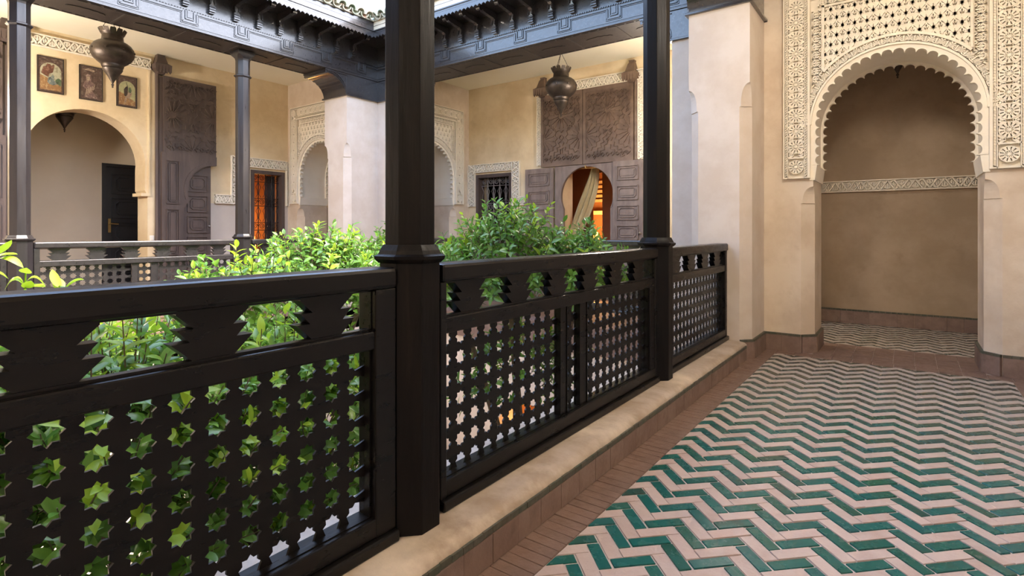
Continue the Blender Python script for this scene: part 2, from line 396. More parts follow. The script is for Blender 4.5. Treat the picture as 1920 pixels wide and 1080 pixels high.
# ---- piers
def stop(z, z0, z1, c):
    if z < z0: return c
    t = (z - z0) / (z1 - z0)
    return 0.86 * c * math.sqrt(max(0.0, 1 - t ** 2.6))
def pier_rings(x0, y0, x1, y1, cs, z0, z1, top, c):
    zs = [0.0, z0 - 0.001, z0] + [z0 + (z1 - z0) * k / 10 for k in (2, 4, 5.5, 7, 8, 9, 9.6, 10)] + [top]
    rr = []
    for i, z in enumerate(zs):
        cc = c if i < 2 else stop(z, z0, z1, c)
        q = [max(1e-4, cc * k) for k in cs]
        rr.append([(px, py, z) for px, py in cham(x0, y0, x1, y1, *q)])
    return rr
def corner_pier(name, x0, y0, x1, y1, cs, wing, label):
    o = thing(name, label, 'pillar', ((x0 + x1) / 2, (y0 + y1) / 2, 0), kind='structure')
    obj('block', MB().loft(pier_rings(x0, y0, x1, y1, cs, 2.19, 2.39, 3.08, 0.085)), 'plaster_cream', o)
    obj('wing', MB().box(wing[0], wing[1], -0.3, wing[2], wing[3], 3.08), 'plaster_cream', o)
    return o
corner_pier('wall_pier', -1.625, 4.98, -1.10, 5.56, (1, 1, 0, 0), (-1.985, 5.55, -1.10, 6.10), 'pale plaster corner pier with chamfered edges where the near balustrade ends')
corner_pier('wall_pier', -7.13, 4.98, -6.60, 5.56, (1, 1, 0, 0), (-7.13, 5.55, -6.25, 6.10), 'pale plaster corner pier with chamfered edge in the far corner of the courtyard')
corner_pier('wall_pier', -1.625, -1.5, -1.10, -0.95, (0, 0, 1, 1), (-1.985, -2.0, -1.10, -1.5), 'plaster corner pier behind the viewer')
corner_pier('wall_pier', -7.13, -1.5, -6.60, -0.95, (0, 0, 1, 1), (-7.13, -2.0, -6.25, -1.5), 'plaster corner pier beyond the left edge of the view')

# ---- left wall with round archway and window opening
fL = FL(XL)
AC, AR = (2.60, 2.08), 0.68
arc = circ(AC, AR, -0.12, PI + 0.12, 28)
ylo, yhi = arc[-1][0], arc[0][0]
poly = [(-3.2, 0), (1.89, 0), (1.89, 1.64), (ylo, 1.70)] + arc[::-1] + [(yhi, 1.70), (3.31, 1.64), (3.31, 0), (3.41, 0), (3.41, 1.55), (4.86, 1.55), (4.86, ZC), (-3.2, ZC)]
WY0, WY1, WZ0, WZ1 = 4.86, 5.48, 0.70, 2.15
mb = MB().prism(fL, poly, -0.36, 0)
mb.rect(fL, WY0, WZ1, WY1, ZC, -0.36, 0); mb.rect(fL, WY1, 1.55, YF + .2, ZC, -0.36, 0)
wl = struct('wall_left', mb, 'plaster_ochre', 'ochre plaster wall of the gallery across the courtyard')
mb = MB().rect(fL, 3.41, 0, WY0, 1.55, -0.36, 0).rect(fL, WY0, 0, WY1, WZ0, -0.36, 0).rect(fL, WY1, 0, YF + .2, 1.55, -0.36, 0)
obj('dado', mb, 'plaster_dado', wl)
# raised flat surround beside the archway
mb = MB().rect(fL, 3.315, 1.64, 3.335, 3.46, 0, 0.018).rect(fL, 3.22, 1.615, 3.335, 1.66, -0.3, 0.022)
obj('impost', mb, 'plaster_ochre', wl)
# alcove behind the archway
mb = MB()
mb.box(-10.3, 0.6, 0, -10.2, 3.13, 3.3); mb.box(-10.3, 3.13, 2.14, -10.2, 3.86, 3.3); mb.box(-10.3, 3.86, 0, -10.2, 4.7, 3.3)
mb.box(-10.2, 0.5, 0, XL - .36, 0.6, 3.3); mb.box(-10.2, 4.4, 0, XL - .36, 4.5, 3.3); mb.box(-10.3, 0.5, 3.3, XL - .36, 4.7, 3.4)
struct('wall_alcove', mb, 'plaster_alcove', 'grey beige plaster walls of the alcove behind the round archway')

# ---- far wall
fF = FF(YF)
FWX0, FWX1, FWZ0, FWZ1 = -6.42, -5.61, 0.70, 2.13
DX0, DX1 = -4.60, -3.64
mb = MB()
mb.rect(fF, XL - .36, 0, FWX0, ZC, -0.36, 0); mb.rect(fF, FWX0, 0, FWX1, FWZ0, -.36, 0); mb.rect(fF, FWX0, FWZ1, FWX1, ZC, -.36, 0)
mb.rect(fF, FWX1, 0, DX0, ZC, -.36, 0); mb.rect(fF, DX0, 2.15, DX1, ZC, -.36, 0); mb.rect(fF, DX1, 0, -1.35, ZC, -.36, 0)
struct('wall_far', mb, 'plaster_ochre', 'ochre plaster wall of the gallery at the far end of the courtyard')
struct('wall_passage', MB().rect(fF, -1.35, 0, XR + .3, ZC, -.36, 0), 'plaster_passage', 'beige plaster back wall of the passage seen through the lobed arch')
struct('wall_right', MB().box(XR, -3.2, 0, XR + .3, YF + .36, ZC), 'plaster_beige', 'beige plaster wall on the right of the near gallery')
struct('wall_south', MB().box(XL, -3.5, 0, XR + .3, -3.2, ZC), 'plaster_ochre', 'plaster wall behind the viewer')

# ---- ceilings
for n, b, lb in (('ceiling_near', (-1.09, -3.2, XR + .3, 6.09), 'cream ceiling over the near gallery'), ('ceiling_far', (-7.13, 6.09, XR + .3, YF + .3), 'cream ceiling over the far gallery'),
              ('ceiling_left', (XL - .3, -3.2, -7.14, 5.56), 'cream ceiling over the gallery across the courtyard'), ('ceiling_south', (-7.14, -3.2, -1.09, -1.49), 'cream ceiling behind the viewer')):
    struct(n, MB().box(b[0], b[1], ZC, b[2], b[3], ZC + .2), 'ceiling_paint', lb)
struct('ceiling_corner', MB().box(XL - .3, 5.56, ZC, -7.13, YF + .3, ZC + .2), 'ceiling_paint', 'cream ceiling over the far left corner')

# ---- lower storey of the courtyard
LZ = -3.6
struct('floor_court', MB().box(-9.0, -3.5, LZ - .2, -0.5, 8, LZ), 'court_floor', 'paved courtyard floor far below the galleries')
dk = circ((-3.85, -1.55), 0.5, 0, PI, 14)
poly = [(-6.7, LZ), (-4.35, LZ)] + dk[::-1] + [(-3.35, LZ), (-1.5, LZ), (-1.5, -.02), (-6.7, -.02)]
struct('wall_lower_far', MB().prism(FF(5.6), poly, -0.4, 0), 'lower_wall', 'pale plaster wall of the lower storey with a round doorway')
struct('wall_lower_left', MB().box(-6.95, -1.4, LZ, -6.62, 5.6, -.02), 'lower_wall', 'pale plaster wall of the lower storey across the courtyard')
struct('wall_lower_near', MB().box(-1.62, -1.4, LZ, -1.32, 5.6, -.02), 'lower_wall', 'plaster wall of the lower storey below the near gallery')
struct('wall_lower_south', MB().box(-6.7, -1.4, LZ, -1.5, -1.0, -.02), 'lower_wall', 'plaster wall of the lower storey behind the viewer')
struct('wall_lower_room', MB().box(-5.0, 7.4, LZ, -2.7, 7.5, -.3).box(-5.1, 6.0, LZ, -5.0, 7.5, -.3).box(-2.7, 6.0, LZ, -2.6, 7.5, -.3), 'terracotta_room', 'lamp lit walls of the room behind the lower doorway')

# ================================================================== LOBED ARCH WALLS
ARC_C = (0.0, 2.06)
def path_pts(R, n_side, n_arc, zb=1.70):
    p = [(-R, zb + (2.06 - zb) * i / n_side) for i in range(n_side)]
    p += [(R * math.cos(PI - PI * i / n_arc), 2.06 + R * math.sin(PI - PI * i / n_arc)) for i in range(n_arc)]
    p += [(R, 2.06 - (2.06 - zb) * i / n_side) for i in range(n_side + 1)]
    return p
def lobed_ring(d0, d1, r_out, r_hol, depth, nl=15, ns=8):
    # nl lobes on each half
    mb = MB(); half_len = 0.36 + PI / 2 * r_hol; tot = 2 * half_len; N = 2 * nl * ns
    def at(s, R):
        k = s
        if k < 0.36: return (-R, 1.70 + k)
        if k > tot - 0.36: return (R, 1.70 + (tot - k))
        a = PI - (k - 0.36) / r_hol
        return (R * math.cos(a), 2.06 + R * math.sin(a))
    pin, pout = [], []
    for i in range(N + 1):
        t = (i / ns) % 1.0; s = tot * i / N
        off = depth * (1 - math.sqrt(max(0, 1 - (2 * t - 1) ** 2)))
        pin.append(at(s, r_hol - off)); pout.append(at(s, r_out))
    for i in range(N):
        mb.prism(FF(0), [pin[i], pout[i], pout[i + 1], pin[i + 1]], d0, d1)
    # merge into one shell is not needed: neighbours share faces exactly
    return mb
def arch_wall(name, label, zt, fine=True):
    f = FF(0)
    root = thing(name, label, None, (0, 0, 0), kind='structure')
    HW = 0.585
    for sx in (-1, 1):
        x0, x1 = (-1.02, -HW) if sx < 0 else (HW, 1.02)
        cs = (0, 1, 0, 0) if sx < 0 else (1, 0, 0, 0)
        obj('jamb', MB().loft(pier_rings(x0, 0, x1, 0.55, cs, 1.36, 1.51, 1.56, 0.10)), 'plaster_beige', root)
    arc = circ(ARC_C, HW + .012, 0, PI, 36)
    w_ = HW + .012
    poly = [(-1.02, 1.56), (-w_, 1.56)] + arc[::-1] + [(w_, 1.56), (1.02, 1.56), (1.02, ZC), (-1.02, ZC)]
    obj('wall_face', MB().prism(f, poly, -.55, 0), 'plaster_beige', root)
    # plaster lining of the reveal and soffit
    lin = [(-HW - .02, 1.56), (-HW, 1.56)] + circ(ARC_C, HW, PI, 0, 36) + [(HW, 1.56), (HW + .02, 1.56)] + circ(ARC_C, HW + .02, 0, PI, 36)
    obj('soffit', MB().prism(f, lin, -.548, -.002), 'stucco', root, smooth=40)
    for sx in (-1, 1):
        mb = MB().prism(f, [(sx * (HW - .012), 1.565), (sx * (HW + .03), 1.565), (sx * (HW + .03), 1.70), (sx * (HW - .03), 1.70)], -.56, .010)
        obj('impost', mb, 'stucco', root)
    obj('lobed_edge', lobed_ring(-.035, .016, .604, .568, .034), 'stucco', root)
    obj('lobed_edge', lobed_ring(-.556, -.51, .604, .568, .034), 'stucco', root)
    # ---- carved panel
    P0, P1, zb = .824, .612, 1.585
    top = zt + .315
    R = .602
    arc = circ(ARC_C, R, PI, 0, 40)
    poly = [(-P0, zb), (-P1, zb), (-P1, 1.72), (-R, 1.72)] + arc + [(R, 1.72), (P1, 1.72), (P1, zb), (P0, zb), (P0, top), (-P0, top)]
    obj('panel_ground', MB().prism(f, poly, 0, .003), 'stucco', root)
    D = .044
    mb = MB()
    for s in (-1, 1):
        mb.rect(f, min(s * .824, s * .812), zb, max(s * .824, s * .812), top, .002, D + .006)
        mb.rect(f, min(s * .626, s * .606), zb, max(s * .626, s * .606), zt + .115, .002, D + .008)
        a, b = sorted((s * .512, s * .494))
        mb.rect(f, a, 2.06 + math.sqrt(.69 ** 2 - .503 ** 2), b, zt + .02, .002, D + .008)
        mb.rect(f, *sorted((s * .812, s * .626))[:1], zb, max(s * .812, s * .626), zb + .012, .002, D)
        mb.rect(f, min(s * .79, s * .65), 1.765, max(s * .79, s * .65), 1.777, .002, D)
        for uu in (.786, .652): mb.rect(f, s * uu - .003, zb, s * uu + .003, top - .03, .002, D)
    mb.rect(f, -.824, top - .012, .824, top, .002, D + .006)
    mb.rect(f, -.626, zt + .095, .626, zt + .115, .002, D + .008)
    mb.rect(f, -.512, zt, .512, zt + .018, .002, D + .008)
    mb.rect(f, -.62, zt + .135, .62, zt + .141, .002, D); mb.rect(f, -.79, top - .036, .79, top - .030, .002, D)
    mb.ring(f, ARC_C, .668, .69, .002, D + .008, 48, math.acos(.503 / .679), PI - math.acos(.503 / .679))
    mb.ring(f, ARC_C, .596, .612, .002, D, 48, 0, PI)
    obj('moulding', mb, 'stucco', root)
    # zigzag strips
    mb = MB()
    def zig(u0, u1, z0, z1, p=.022, vert=True):
        n = int((z1 - z0) / p)
        for k in range(n):
            z = z0 + k * p
            for t in ([(u0, z + .002), (u1 - .002, z + p / 2), (u0, z + p - .002)],):
                mb.prism(f, t if vert else [(b, a) for a, b in t], .002, D - .004, False)
            t = [(u1, z + p / 2 + .002), (u1, z + 1.5 * p - .002), (u0 + .003, z + p)]
            mb.prism(f, t if vert else [(b, a) for a, b in t], .002, D - .008, False)
    for s in (-1, 1):
        zig(s * .808, s * .792, zb + .015, top - .04) ; zig(s * .646, s * .630, zb + .015, zt + .11)
    obj('zigzag_border', mb, 'stucco', root, recalc=True)
    # rosettes
    mb = MB(); g = lambda u, z, d: (u, -d, z)
    mb.ring(g, (0, 0), .0555, .0625, .002, D, 18); mb.ring(g, (0, 0), .0255, .0315, .002, D, 14); mb.ring(g, (0, 0), .0, .0125, .002, D, 8)
    for k in range(12):
        a = 2 * PI * k / 12
        ca, sa = math.cos(a), math.sin(a)
        mb.prism(g, [(ca * x - sa * y_, sa * x + ca * y_) for x, y_ in ((.030, -.0052), (.057, -.0102), (.057, .0102), (.030, .0052))], .002, D - .002, False)
        a += PI / 12; ca, sa = math.cos(a), math.sin(a)
        mb.prism(g, [(ca * x - sa * y_, sa * x + ca * y_) for x, y_ in ((.012, -.002), (.026, -.0045), (.026, .0045), (.012, .002))], .002, D - .004, False)
    rose = mesh_of(mb, 'stucco', 'rosette')
    zr = []
    z = zt + .057 - .003
    while z > 1.83: zr.append(z); z -= .1405
    pts = [(s * .719, z) for s in (-1, 1) for z in zr + [1.689, zt + .215]]
    k0 = int(.62 / .1405)
    pts += [(.1405 * k, zt + .215) for k in range(-k0, k0 + 1)]
    for u, z in pts: inst('rosette', rose, root, (u, 0, z))
    # leaves between the rosettes
    mb = MB()
    for s in (-1, 1):
        for z in zr:
            for q in (-1, 1):
                c = (s * .719 + q * .052, z - .0702)
                mb.rib(f, [(c[0] - q * .03, c[1]), (c[0], c[1] + .024), (c[0] + q * .010, c[1] + .036)], .018, .002, D - .004)
                mb.rib(f, [(c[0] - q * .03, c[1]), (c[0], c[1] - .024), (c[0] + q * .010, c[1] - .036)], .018, .002, D - .004)
                mb.prism(f, [(c[0] - q * .012, c[1]), (c[0], c[1] - .011), (c[0] + q * .010, c[1]), (c[0], c[1] + .011)], .002, D - .004, False)
    for k in range(-k0, k0 + 1):
        for q in (-1, 1):
            c = (.1405 * k + .0702, zt + .215 + q * .052)
            mb.rib(f, [(c[0] - .036, c[1] + q * .01), (c[0], c[1] - q * .024), (c[0] + .036, c[1] + q * .01)], .018, .002, D - .004)
            mb.prism(f, [(c[0] - .011, c[1]), (c[0], c[1] - .011), (c[0] + .011, c[1]), (c[0], c[1] + .011)], .002, D - .004, False)
    obj('leaf_fill', mb, 'stucco', root)
    # sebka field in the spandrels
    def keep(u, z): return abs(u) < .492 and z < zt - .004 and math.hypot(u, z - 2.06) > .692
    mb = MB(); pw, ph = .089, .155
    S = [((1 - math.cos(PI * i / 6)) / 2, i / 6) for i in range(7)]
    leaf_t = lambda t: math.sin(PI * min(1, t * 1.0)) * .9 + .25
    for i in range(-7, 8):
        for j in range(-2, 9):
            for st in (0, 1):
                u0 = i * pw + st * pw / 2; z0 = zt - .03 - j * ph - st * ph / 2
                if abs(u0) > .56 or z0 < 2.3: continue
                for q in (-1, 1):
                    mb.rib(f, [(u0 + q * pw / 2 * a, z0 + ph / 2 * b) for a, b in S], .020, .002, D, keep)
                    # palmette inside the lozenge above this node
                    zc = z0 + ph / 2
                    mb.rib(f, [(u0 + q * .004, zc - .052), (u0 + q * .010, zc - .03), (u0 + q * .021, zc - .008), (u0 + q * .022, zc + .012), (u0 + q * .013, zc + .024)], .018, .002, D - .003, keep, leaf_t)
                    mb.rib(f, [(u0 + q * .006, zc + .002), (u0 + q * .010, zc + .02), (u0 + q * .005, zc + .036)], .011, .002, D - .004, keep, leaf_t)
                mb.rib(f, [(u0, zc + .03), (u0, zc + .06)], .012, .002, D - .002, keep)
                mb.rib(f, [(u0, zc - .04), (u0, zc - .012)], .007, .002, D - .004, keep)
    obj('spandrel_lattice', mb, 'stucco', root)
    # palmette bands: the archivolt and the second border
    mb = MB()
    def palm(c, ang, h, p, keep=None):
        ca, sa = math.cos(ang), math.sin(ang)
        T = lambda a, b: (c[0] + ca * a - sa * b, c[1] + sa * a + ca * b)
        mb.rib(f, [T(0, h * .08), T(0, h * .9)], p * .13, .002, D - .002, keep)
        for q in (-1, 1):
            mb.rib(f, [T(q * p * .05, h * .1), T(q * p * .30, h * .25), T(q * p * .36, h * .55), T(q * p * .18, h * .80)], p * .19, .002, D - .002, keep, leaf_t)
            mb.rib(f, [T(q * p * .08, h * .30), T(q * p * .19, h * .48), T(q * p * .10, h * .64)], p * .14, .002, D - .004, keep, leaf_t)
            mb.rib(f, [T(q * p * .5, h * .0), T(q * p * .46, h * .35), T(q * p * .5, h * .7), T(q * p * .34, h * .97)], p * .14, .002, D - .002, keep)
    n = 27
    for k in range(n):
        a = PI * (k + .5) / n
        palm((.612 * math.cos(a), 2.06 + .612 * math.sin(a)), a - PI / 2, .056, .071)
    kb = lambda u, z: math.hypot(u, z - 2.06) > .668 and z > 2.06
    for s in (-1, 1):
        for k in range(19):
            z = 1.74 + k * .072
            if z < zt - .02: palm((s * .594, z), s * PI / 2, .076, .072, kb)
        mb.rib(f, [(s * .5165, 2.06 + .44), (s * .5165, 2.75), (s * .5165, zt)], .005, .002, D)
    for k in range(-7, 8): palm((k * .072, zt + .02), 0, .072, .072)
    obj('palmette_band', mb, 'stucco', root)
    return root
near_arch = arch_wall('wall_arch', 'near lobed plaster arch with carved white stucco surround across the gallery', 3.083)
near_arch.location = (-0.105, 5.55, 0)
far_arch = arch_wall('wall_arch', 'carved stucco arch across the left gallery beside the far corner pier', 2.965)
far_arch.location = (-8.081, 5.55, 0)
copy_tree(far_arch, None, (-6.60, 6.679, 0), PI / 2, 'carved stucco arch across the far gallery, half hidden by the nearest post')
copy_tree(far_arch, None, (-1.60, 6.679, 0), -PI / 2, 'carved stucco arch at the right end of the far gallery, hidden by the near pier')

# ================================================================== TIMBER: posts, balustrades, entablatures
def octa(c, w, z, sq=0.0):
    # octagon across flats w; sq -> 1 turns it into a square
    h = w / 2; k = h * (math.tan(PI / 8) * (1 - sq) + 0.999 * sq)
    return [(c[0] + a, c[1] + b, z) for a, b in ((h, -k), (h, k), (k, h), (-k, h), (-h, k), (-h, -k), (-k, -h), (k, -h))]
def gallery_post(x, y, z0, label, mat, top=3.383):
    o = thing('gallery_post', label, 'post', (x, y, z0), 'eight sided timber posts of the galleries')
    c = (x, y)
    obj('foot', MB().loft([octa(c, .19, z0), octa(c, .19, 1.012)]), mat, o, bevel=.003)
    obj('collar', MB().loft([octa(c, .196, 1.010), octa(c, .222, 1.022), octa(c, .226, 1.032), octa(c, .20, 1.038), octa(c, .19, 1.05), octa(c, .170, 1.068)]), mat, o)
    obj('shaft', MB().loft([octa(c, .157, 1.06), octa(c, .157, 3.30)]), mat, o, bevel=.003)
    obj('neck_ring', MB().loft([octa(c, .16, 3.055), octa(c, .19, 3.07), octa(c, .19, 3.082), octa(c, .165, 3.09)]), mat, o)
    obj('capital', MB().loft([octa(c, .158, 3.27), octa(c, .165, 3.29), octa(c, .19, 3.315, .3), octa(c, .205, 3.335, .75), octa(c, .212, 3.36, 1), octa(c, .212, top, 1)]), mat, o)
    return o
gallery_post(-1.33, 1.255, .155, 'nearest black eight sided timber post between two balustrade panels', 'wood_post')
gallery_post(-1.33, 3.43, .155, 'black eight sided timber post in the near balustrade, next to the corner pier', 'wood_post')
gallery_post(-6.87, 1.43, .155, 'dark timber post across the courtyard at the left edge of the photo', 'wood_column')
gallery_post(-6.87, 3.59, .155, 'dark slender timber post across the courtyard between carved door leaf and lit window', 'wood_column')

def lattice(fr, a, b, z0, z1, d0, d1, pu=.0795, pz=.0755, ztop=.727, rt=.0285, ri=.0205, stagger=False, off=.038):
    mb = MB()
    n = int(math.ceil((b - off - a) / pu)) + 1
    cells = []
    us = [b - off - pu * k for k in range(n + 1) if b - off - pu * k > a - pu / 2 + .004]
    for iu, cu in enumerate(us):
        k = 0
        while True:
            cz = ztop - pz * k - (pz / 2 if stagger and iu % 2 else 0)
            if cz + pz / 2 < z0 + .004: break
            u0, u1 = max(a, cu - pu / 2), min(b, cu + pu / 2)
            if iu == 0: u1 = b
            w0, w1 = max(z0, cz - pz / 2), min(z1, cz + pz / 2)
            if k == 0: w1 = z1
            if w1 - w0 > .006 and u1 - u0 > .006: cells.append((cu, cz, u0, u1, w0, w1, iu == 0))
            k += 1
    for cu, cz, u0, u1, w0, w1, last in cells:
        st, ou = [], []
        for i in range(16):
            an = PI / 8 * i; ca, sa = math.cos(an), math.sin(an)
            r = rt if i % 2 == 0 else ri
            x, z = cu + r * ca, cz + r * sa
            if last and ca > .3: x = u1
            if w0 == z0 and sa < -.3: z = w0
            x = min(max(x, u0), u1); z = min(max(z, w0), w1)
            st.append((x, z))
            t = min(((u1 - cu) / ca) if ca > 1e-6 else ((u0 - cu) / ca if ca < -1e-6 else 9), ((w1 - cz) / sa) if sa > 1e-6 else ((w0 - cz) / sa if sa < -1e-6 else 9))
            t = max(t, 0)
            ou.append((min(max(cu + t * ca, u0), u1), min(max(cz + t * sa, w0), w1)))
        # force the four corners
        for i, (qx, qz) in ((2, (u1, w1)), (6, (u0, w1)), (10, (u0, w0)), (14, (u1, w0))): ou[i] = (qx, qz)
        vs = [fr(*p, d1) for p in st] + [fr(*p, d1) for p in ou] + [fr(*p, d0) for p in st] + [fr(*p, d0) for p in ou]
        fs = []
        for i in range(16):
            j = (i + 1) % 16
            fs += [(i, 16 + i, 16 + j, j), (32 + i, 32 + j, 48 + j, 48 + i), (i, j, 32 + j, 32 + i), (16 + i, 48 + i, 48 + j, 16 + j)]
        mb.add(vs, fs)
    return mb
TREE = [(.070, .925), (.108, .890), (.072, .890), (.100, .860), (.060, .860), (.108, .815)]   # half width, height
def balustrade(fr, y0, y1, lats, trees, label, mat, so=.045, sc=.05, z_off=0.0, near=False, group='pierced timber balustrade panels'):
    mid = fr((y0 + y1) / 2, .155, -.05)
    o = thing('balustrade_panel', label, 'balustrade', mid, group)
    bv = .005 if near else .004
    obj('top_rail', MB().prism(fr, [(y0, .936), (y1, .936), (y1, 1.0), (y0, 1.0)], -.10, .004), mat, o, bevel=.012)
    obj('middle_rail', MB().rect(fr, y0 + .01, .757, y1 - .01, .812, -.085, -.012), mat, o, bevel=bv)
    obj('bottom_rail', MB().rect(fr, y0, .192, y1, .250, -.09, -.008), mat, o, bevel=bv)
    obj('plinth', MB().rect(fr, y0, .155, y1, .191, -.11, .012), mat, o, bevel=.006)
    for a, b in ((y0, y0 + so), (y1 - so, y1)): obj('stile', MB().rect(fr, a, .190, b, .937, -.088, -.006), mat, o, bevel=bv)
    a0, b0 = y0 + so, y1 - so
    prev = a0
    for la, lb in lats:
        if la - prev > .01: obj('stile', MB().rect(fr, prev, .248, la, .759, -.066, -.030), mat, o, bevel=bv)
        prev = lb
    if b0 - prev > .01: obj('stile', MB().rect(fr, prev, .248, b0, .759, -.085, -.012), mat, o, bevel=bv)
    # slim beads round every opening
    mb = MB()
    def frame(u0, z0, u1, z1, w=.007):
        for q in (((u0, z0), (u1, z0)), ((u1, z0), (u1, z1)), ((u1, z1), (u0, z1)), ((u0, z1), (u0, z0))): mb.rib(fr, list(q), w, -.05, -.026)
    frame(a0, .815, b0, .933)
    for la, lb in lats: frame(la, .250, lb, .757)
    obj('bead', mb, mat, o)
    for la, lb in lats:
        small = lb - la < .2
        obj('star_lattice', lattice(fr, la, lb, .25, .757, -.056, -.049, pu=(.0625 if small else .0795), stagger=False, off=(.031 if small else .038), rt=(.026 if small else .0300), ri=(.018 if small else .0218)), mat, o)
    # stepped boards between the tree shaped openings
    cs = trees
    for k in range(len(cs) - 1):
        L = [(cs[k] + w, z) for w, z in TREE]; R = [(cs[k + 1] - w, z) for w, z in TREE]
        L = [(max(a0, u), z) for u, z in L]; R = [(min(b0, u), z) for u, z in R]
        poly = [(L[0][0], .934)] + L + [(L[-1][0], .812), (R[-1][0], .812)] + R[::-1] + [(R[0][0], .934)]
        obj('stepped_board', MB().prism(fr, poly, -.072, -.030), mat, o)
    return o
fN = FL(-1.28)
balustrade(fN, -0.80, 1.155, [(-0.72, -0.16), (-0.095, 1.07)], [-.755 + .305 * k for k in range(-0, 7)], 'nearest balustrade panel, black wood with star lattice, in the left foreground', 'wood_black', so=.08, near=True)
balustrade(fN, 1.353, 3.332, [(1.383, 2.18), (2.24, 2.365), (2.438, 3.231)], [1.383 + .311 * k for k in range(7)], 'long black balustrade panel with two star lattices between the two near posts', 'wood_black', so=.032, near=True)
balustrade(fN, 3.528, 4.976, [(3.575, 4.925)], [3.58 + .336 * k for k in range(5)], 'short black balustrade panel ending at the pale corner pier', 'wood_black', so=.05, near=True)
fW = FL(-6.82)
balustrade(fW, -.9, 1.332, [(-.85, .0), (.06, .18), (.25, 1.285)], [-.85 + .305 * k for k in range(8)], 'balustrade panel across the courtyard beyond the left edge of the photo', 'wood_far')
balustrade(fW, 1.528, 3.492, [(1.575, 2.36), (2.42, 2.545), (2.61, 3.445)], [1.575 + .311 * k for k in range(7)], 'sunlit balustrade panel across the courtyard below the three pictures', 'wood_far')
balustrade(fW, 3.688, 4.976, [(3.735, 4.925)], [3.735 + .2975 * k for k in range(5)], 'balustrade panel across the courtyard below the lit window', 'wood_far')
fS = FF(5.79)
balustrade(fS, -6.245, -4.14, [(-6.2, -5.45), (-5.38, -5.25), (-5.18, -4.19)], [-6.2 + .335 * k for k in range(7)], 'balustrade panel of the far gallery below the grilled window', 'wood_far')
balustrade(fS, -4.135, -1.99, [(-4.09, -3.3), (-3.24, -3.11), (-3.05, -2.04)], [-4.09 + .3417 * k for k in range(7)], 'balustrade panel of the far gallery below the open arched door', 'wood_far')

# ---- entablature with corbels, fringe and roof tiles
tile_c = MB(); n_ = 8
for rad, zz in ((.068, 0),):
    vs = []; 
    for k, (yy, rr) in enumerate(((-.17, .070), (.17, .060))):
        for i in range(n_ + 1):
            a = PI * i / n_; vs.append((rr * math.cos(a), yy, rr * math.sin(a)))
        for i in range(n_ + 1):
            a = PI * i / n_; vs.append(((rr - .014) * math.cos(a), yy, (rr - .014) * math.sin(a)))
    m = n_ + 1; fs = []
    for i in range(n_):
        fs += [(i, i + 1, 2 * m + i + 1, 2 * m + i), (m + i + 1, m + i, 3 * m + i, 3 * m + i + 1), (i + 1, i, m + i, m + i + 1), (2 * m + i, 2 * m + i + 1, 3 * m + i + 1, 3 * m + i)]
    fs += [(0, 2 * m, 3 * m, m), (n_, m + n_, 3 * m + n_, 2 * m + n_)]
    tile_c.add(vs, fs)
tile_mesh = mesh_of(tile_c, 'roof_glaze', 'roof_tile', 60)
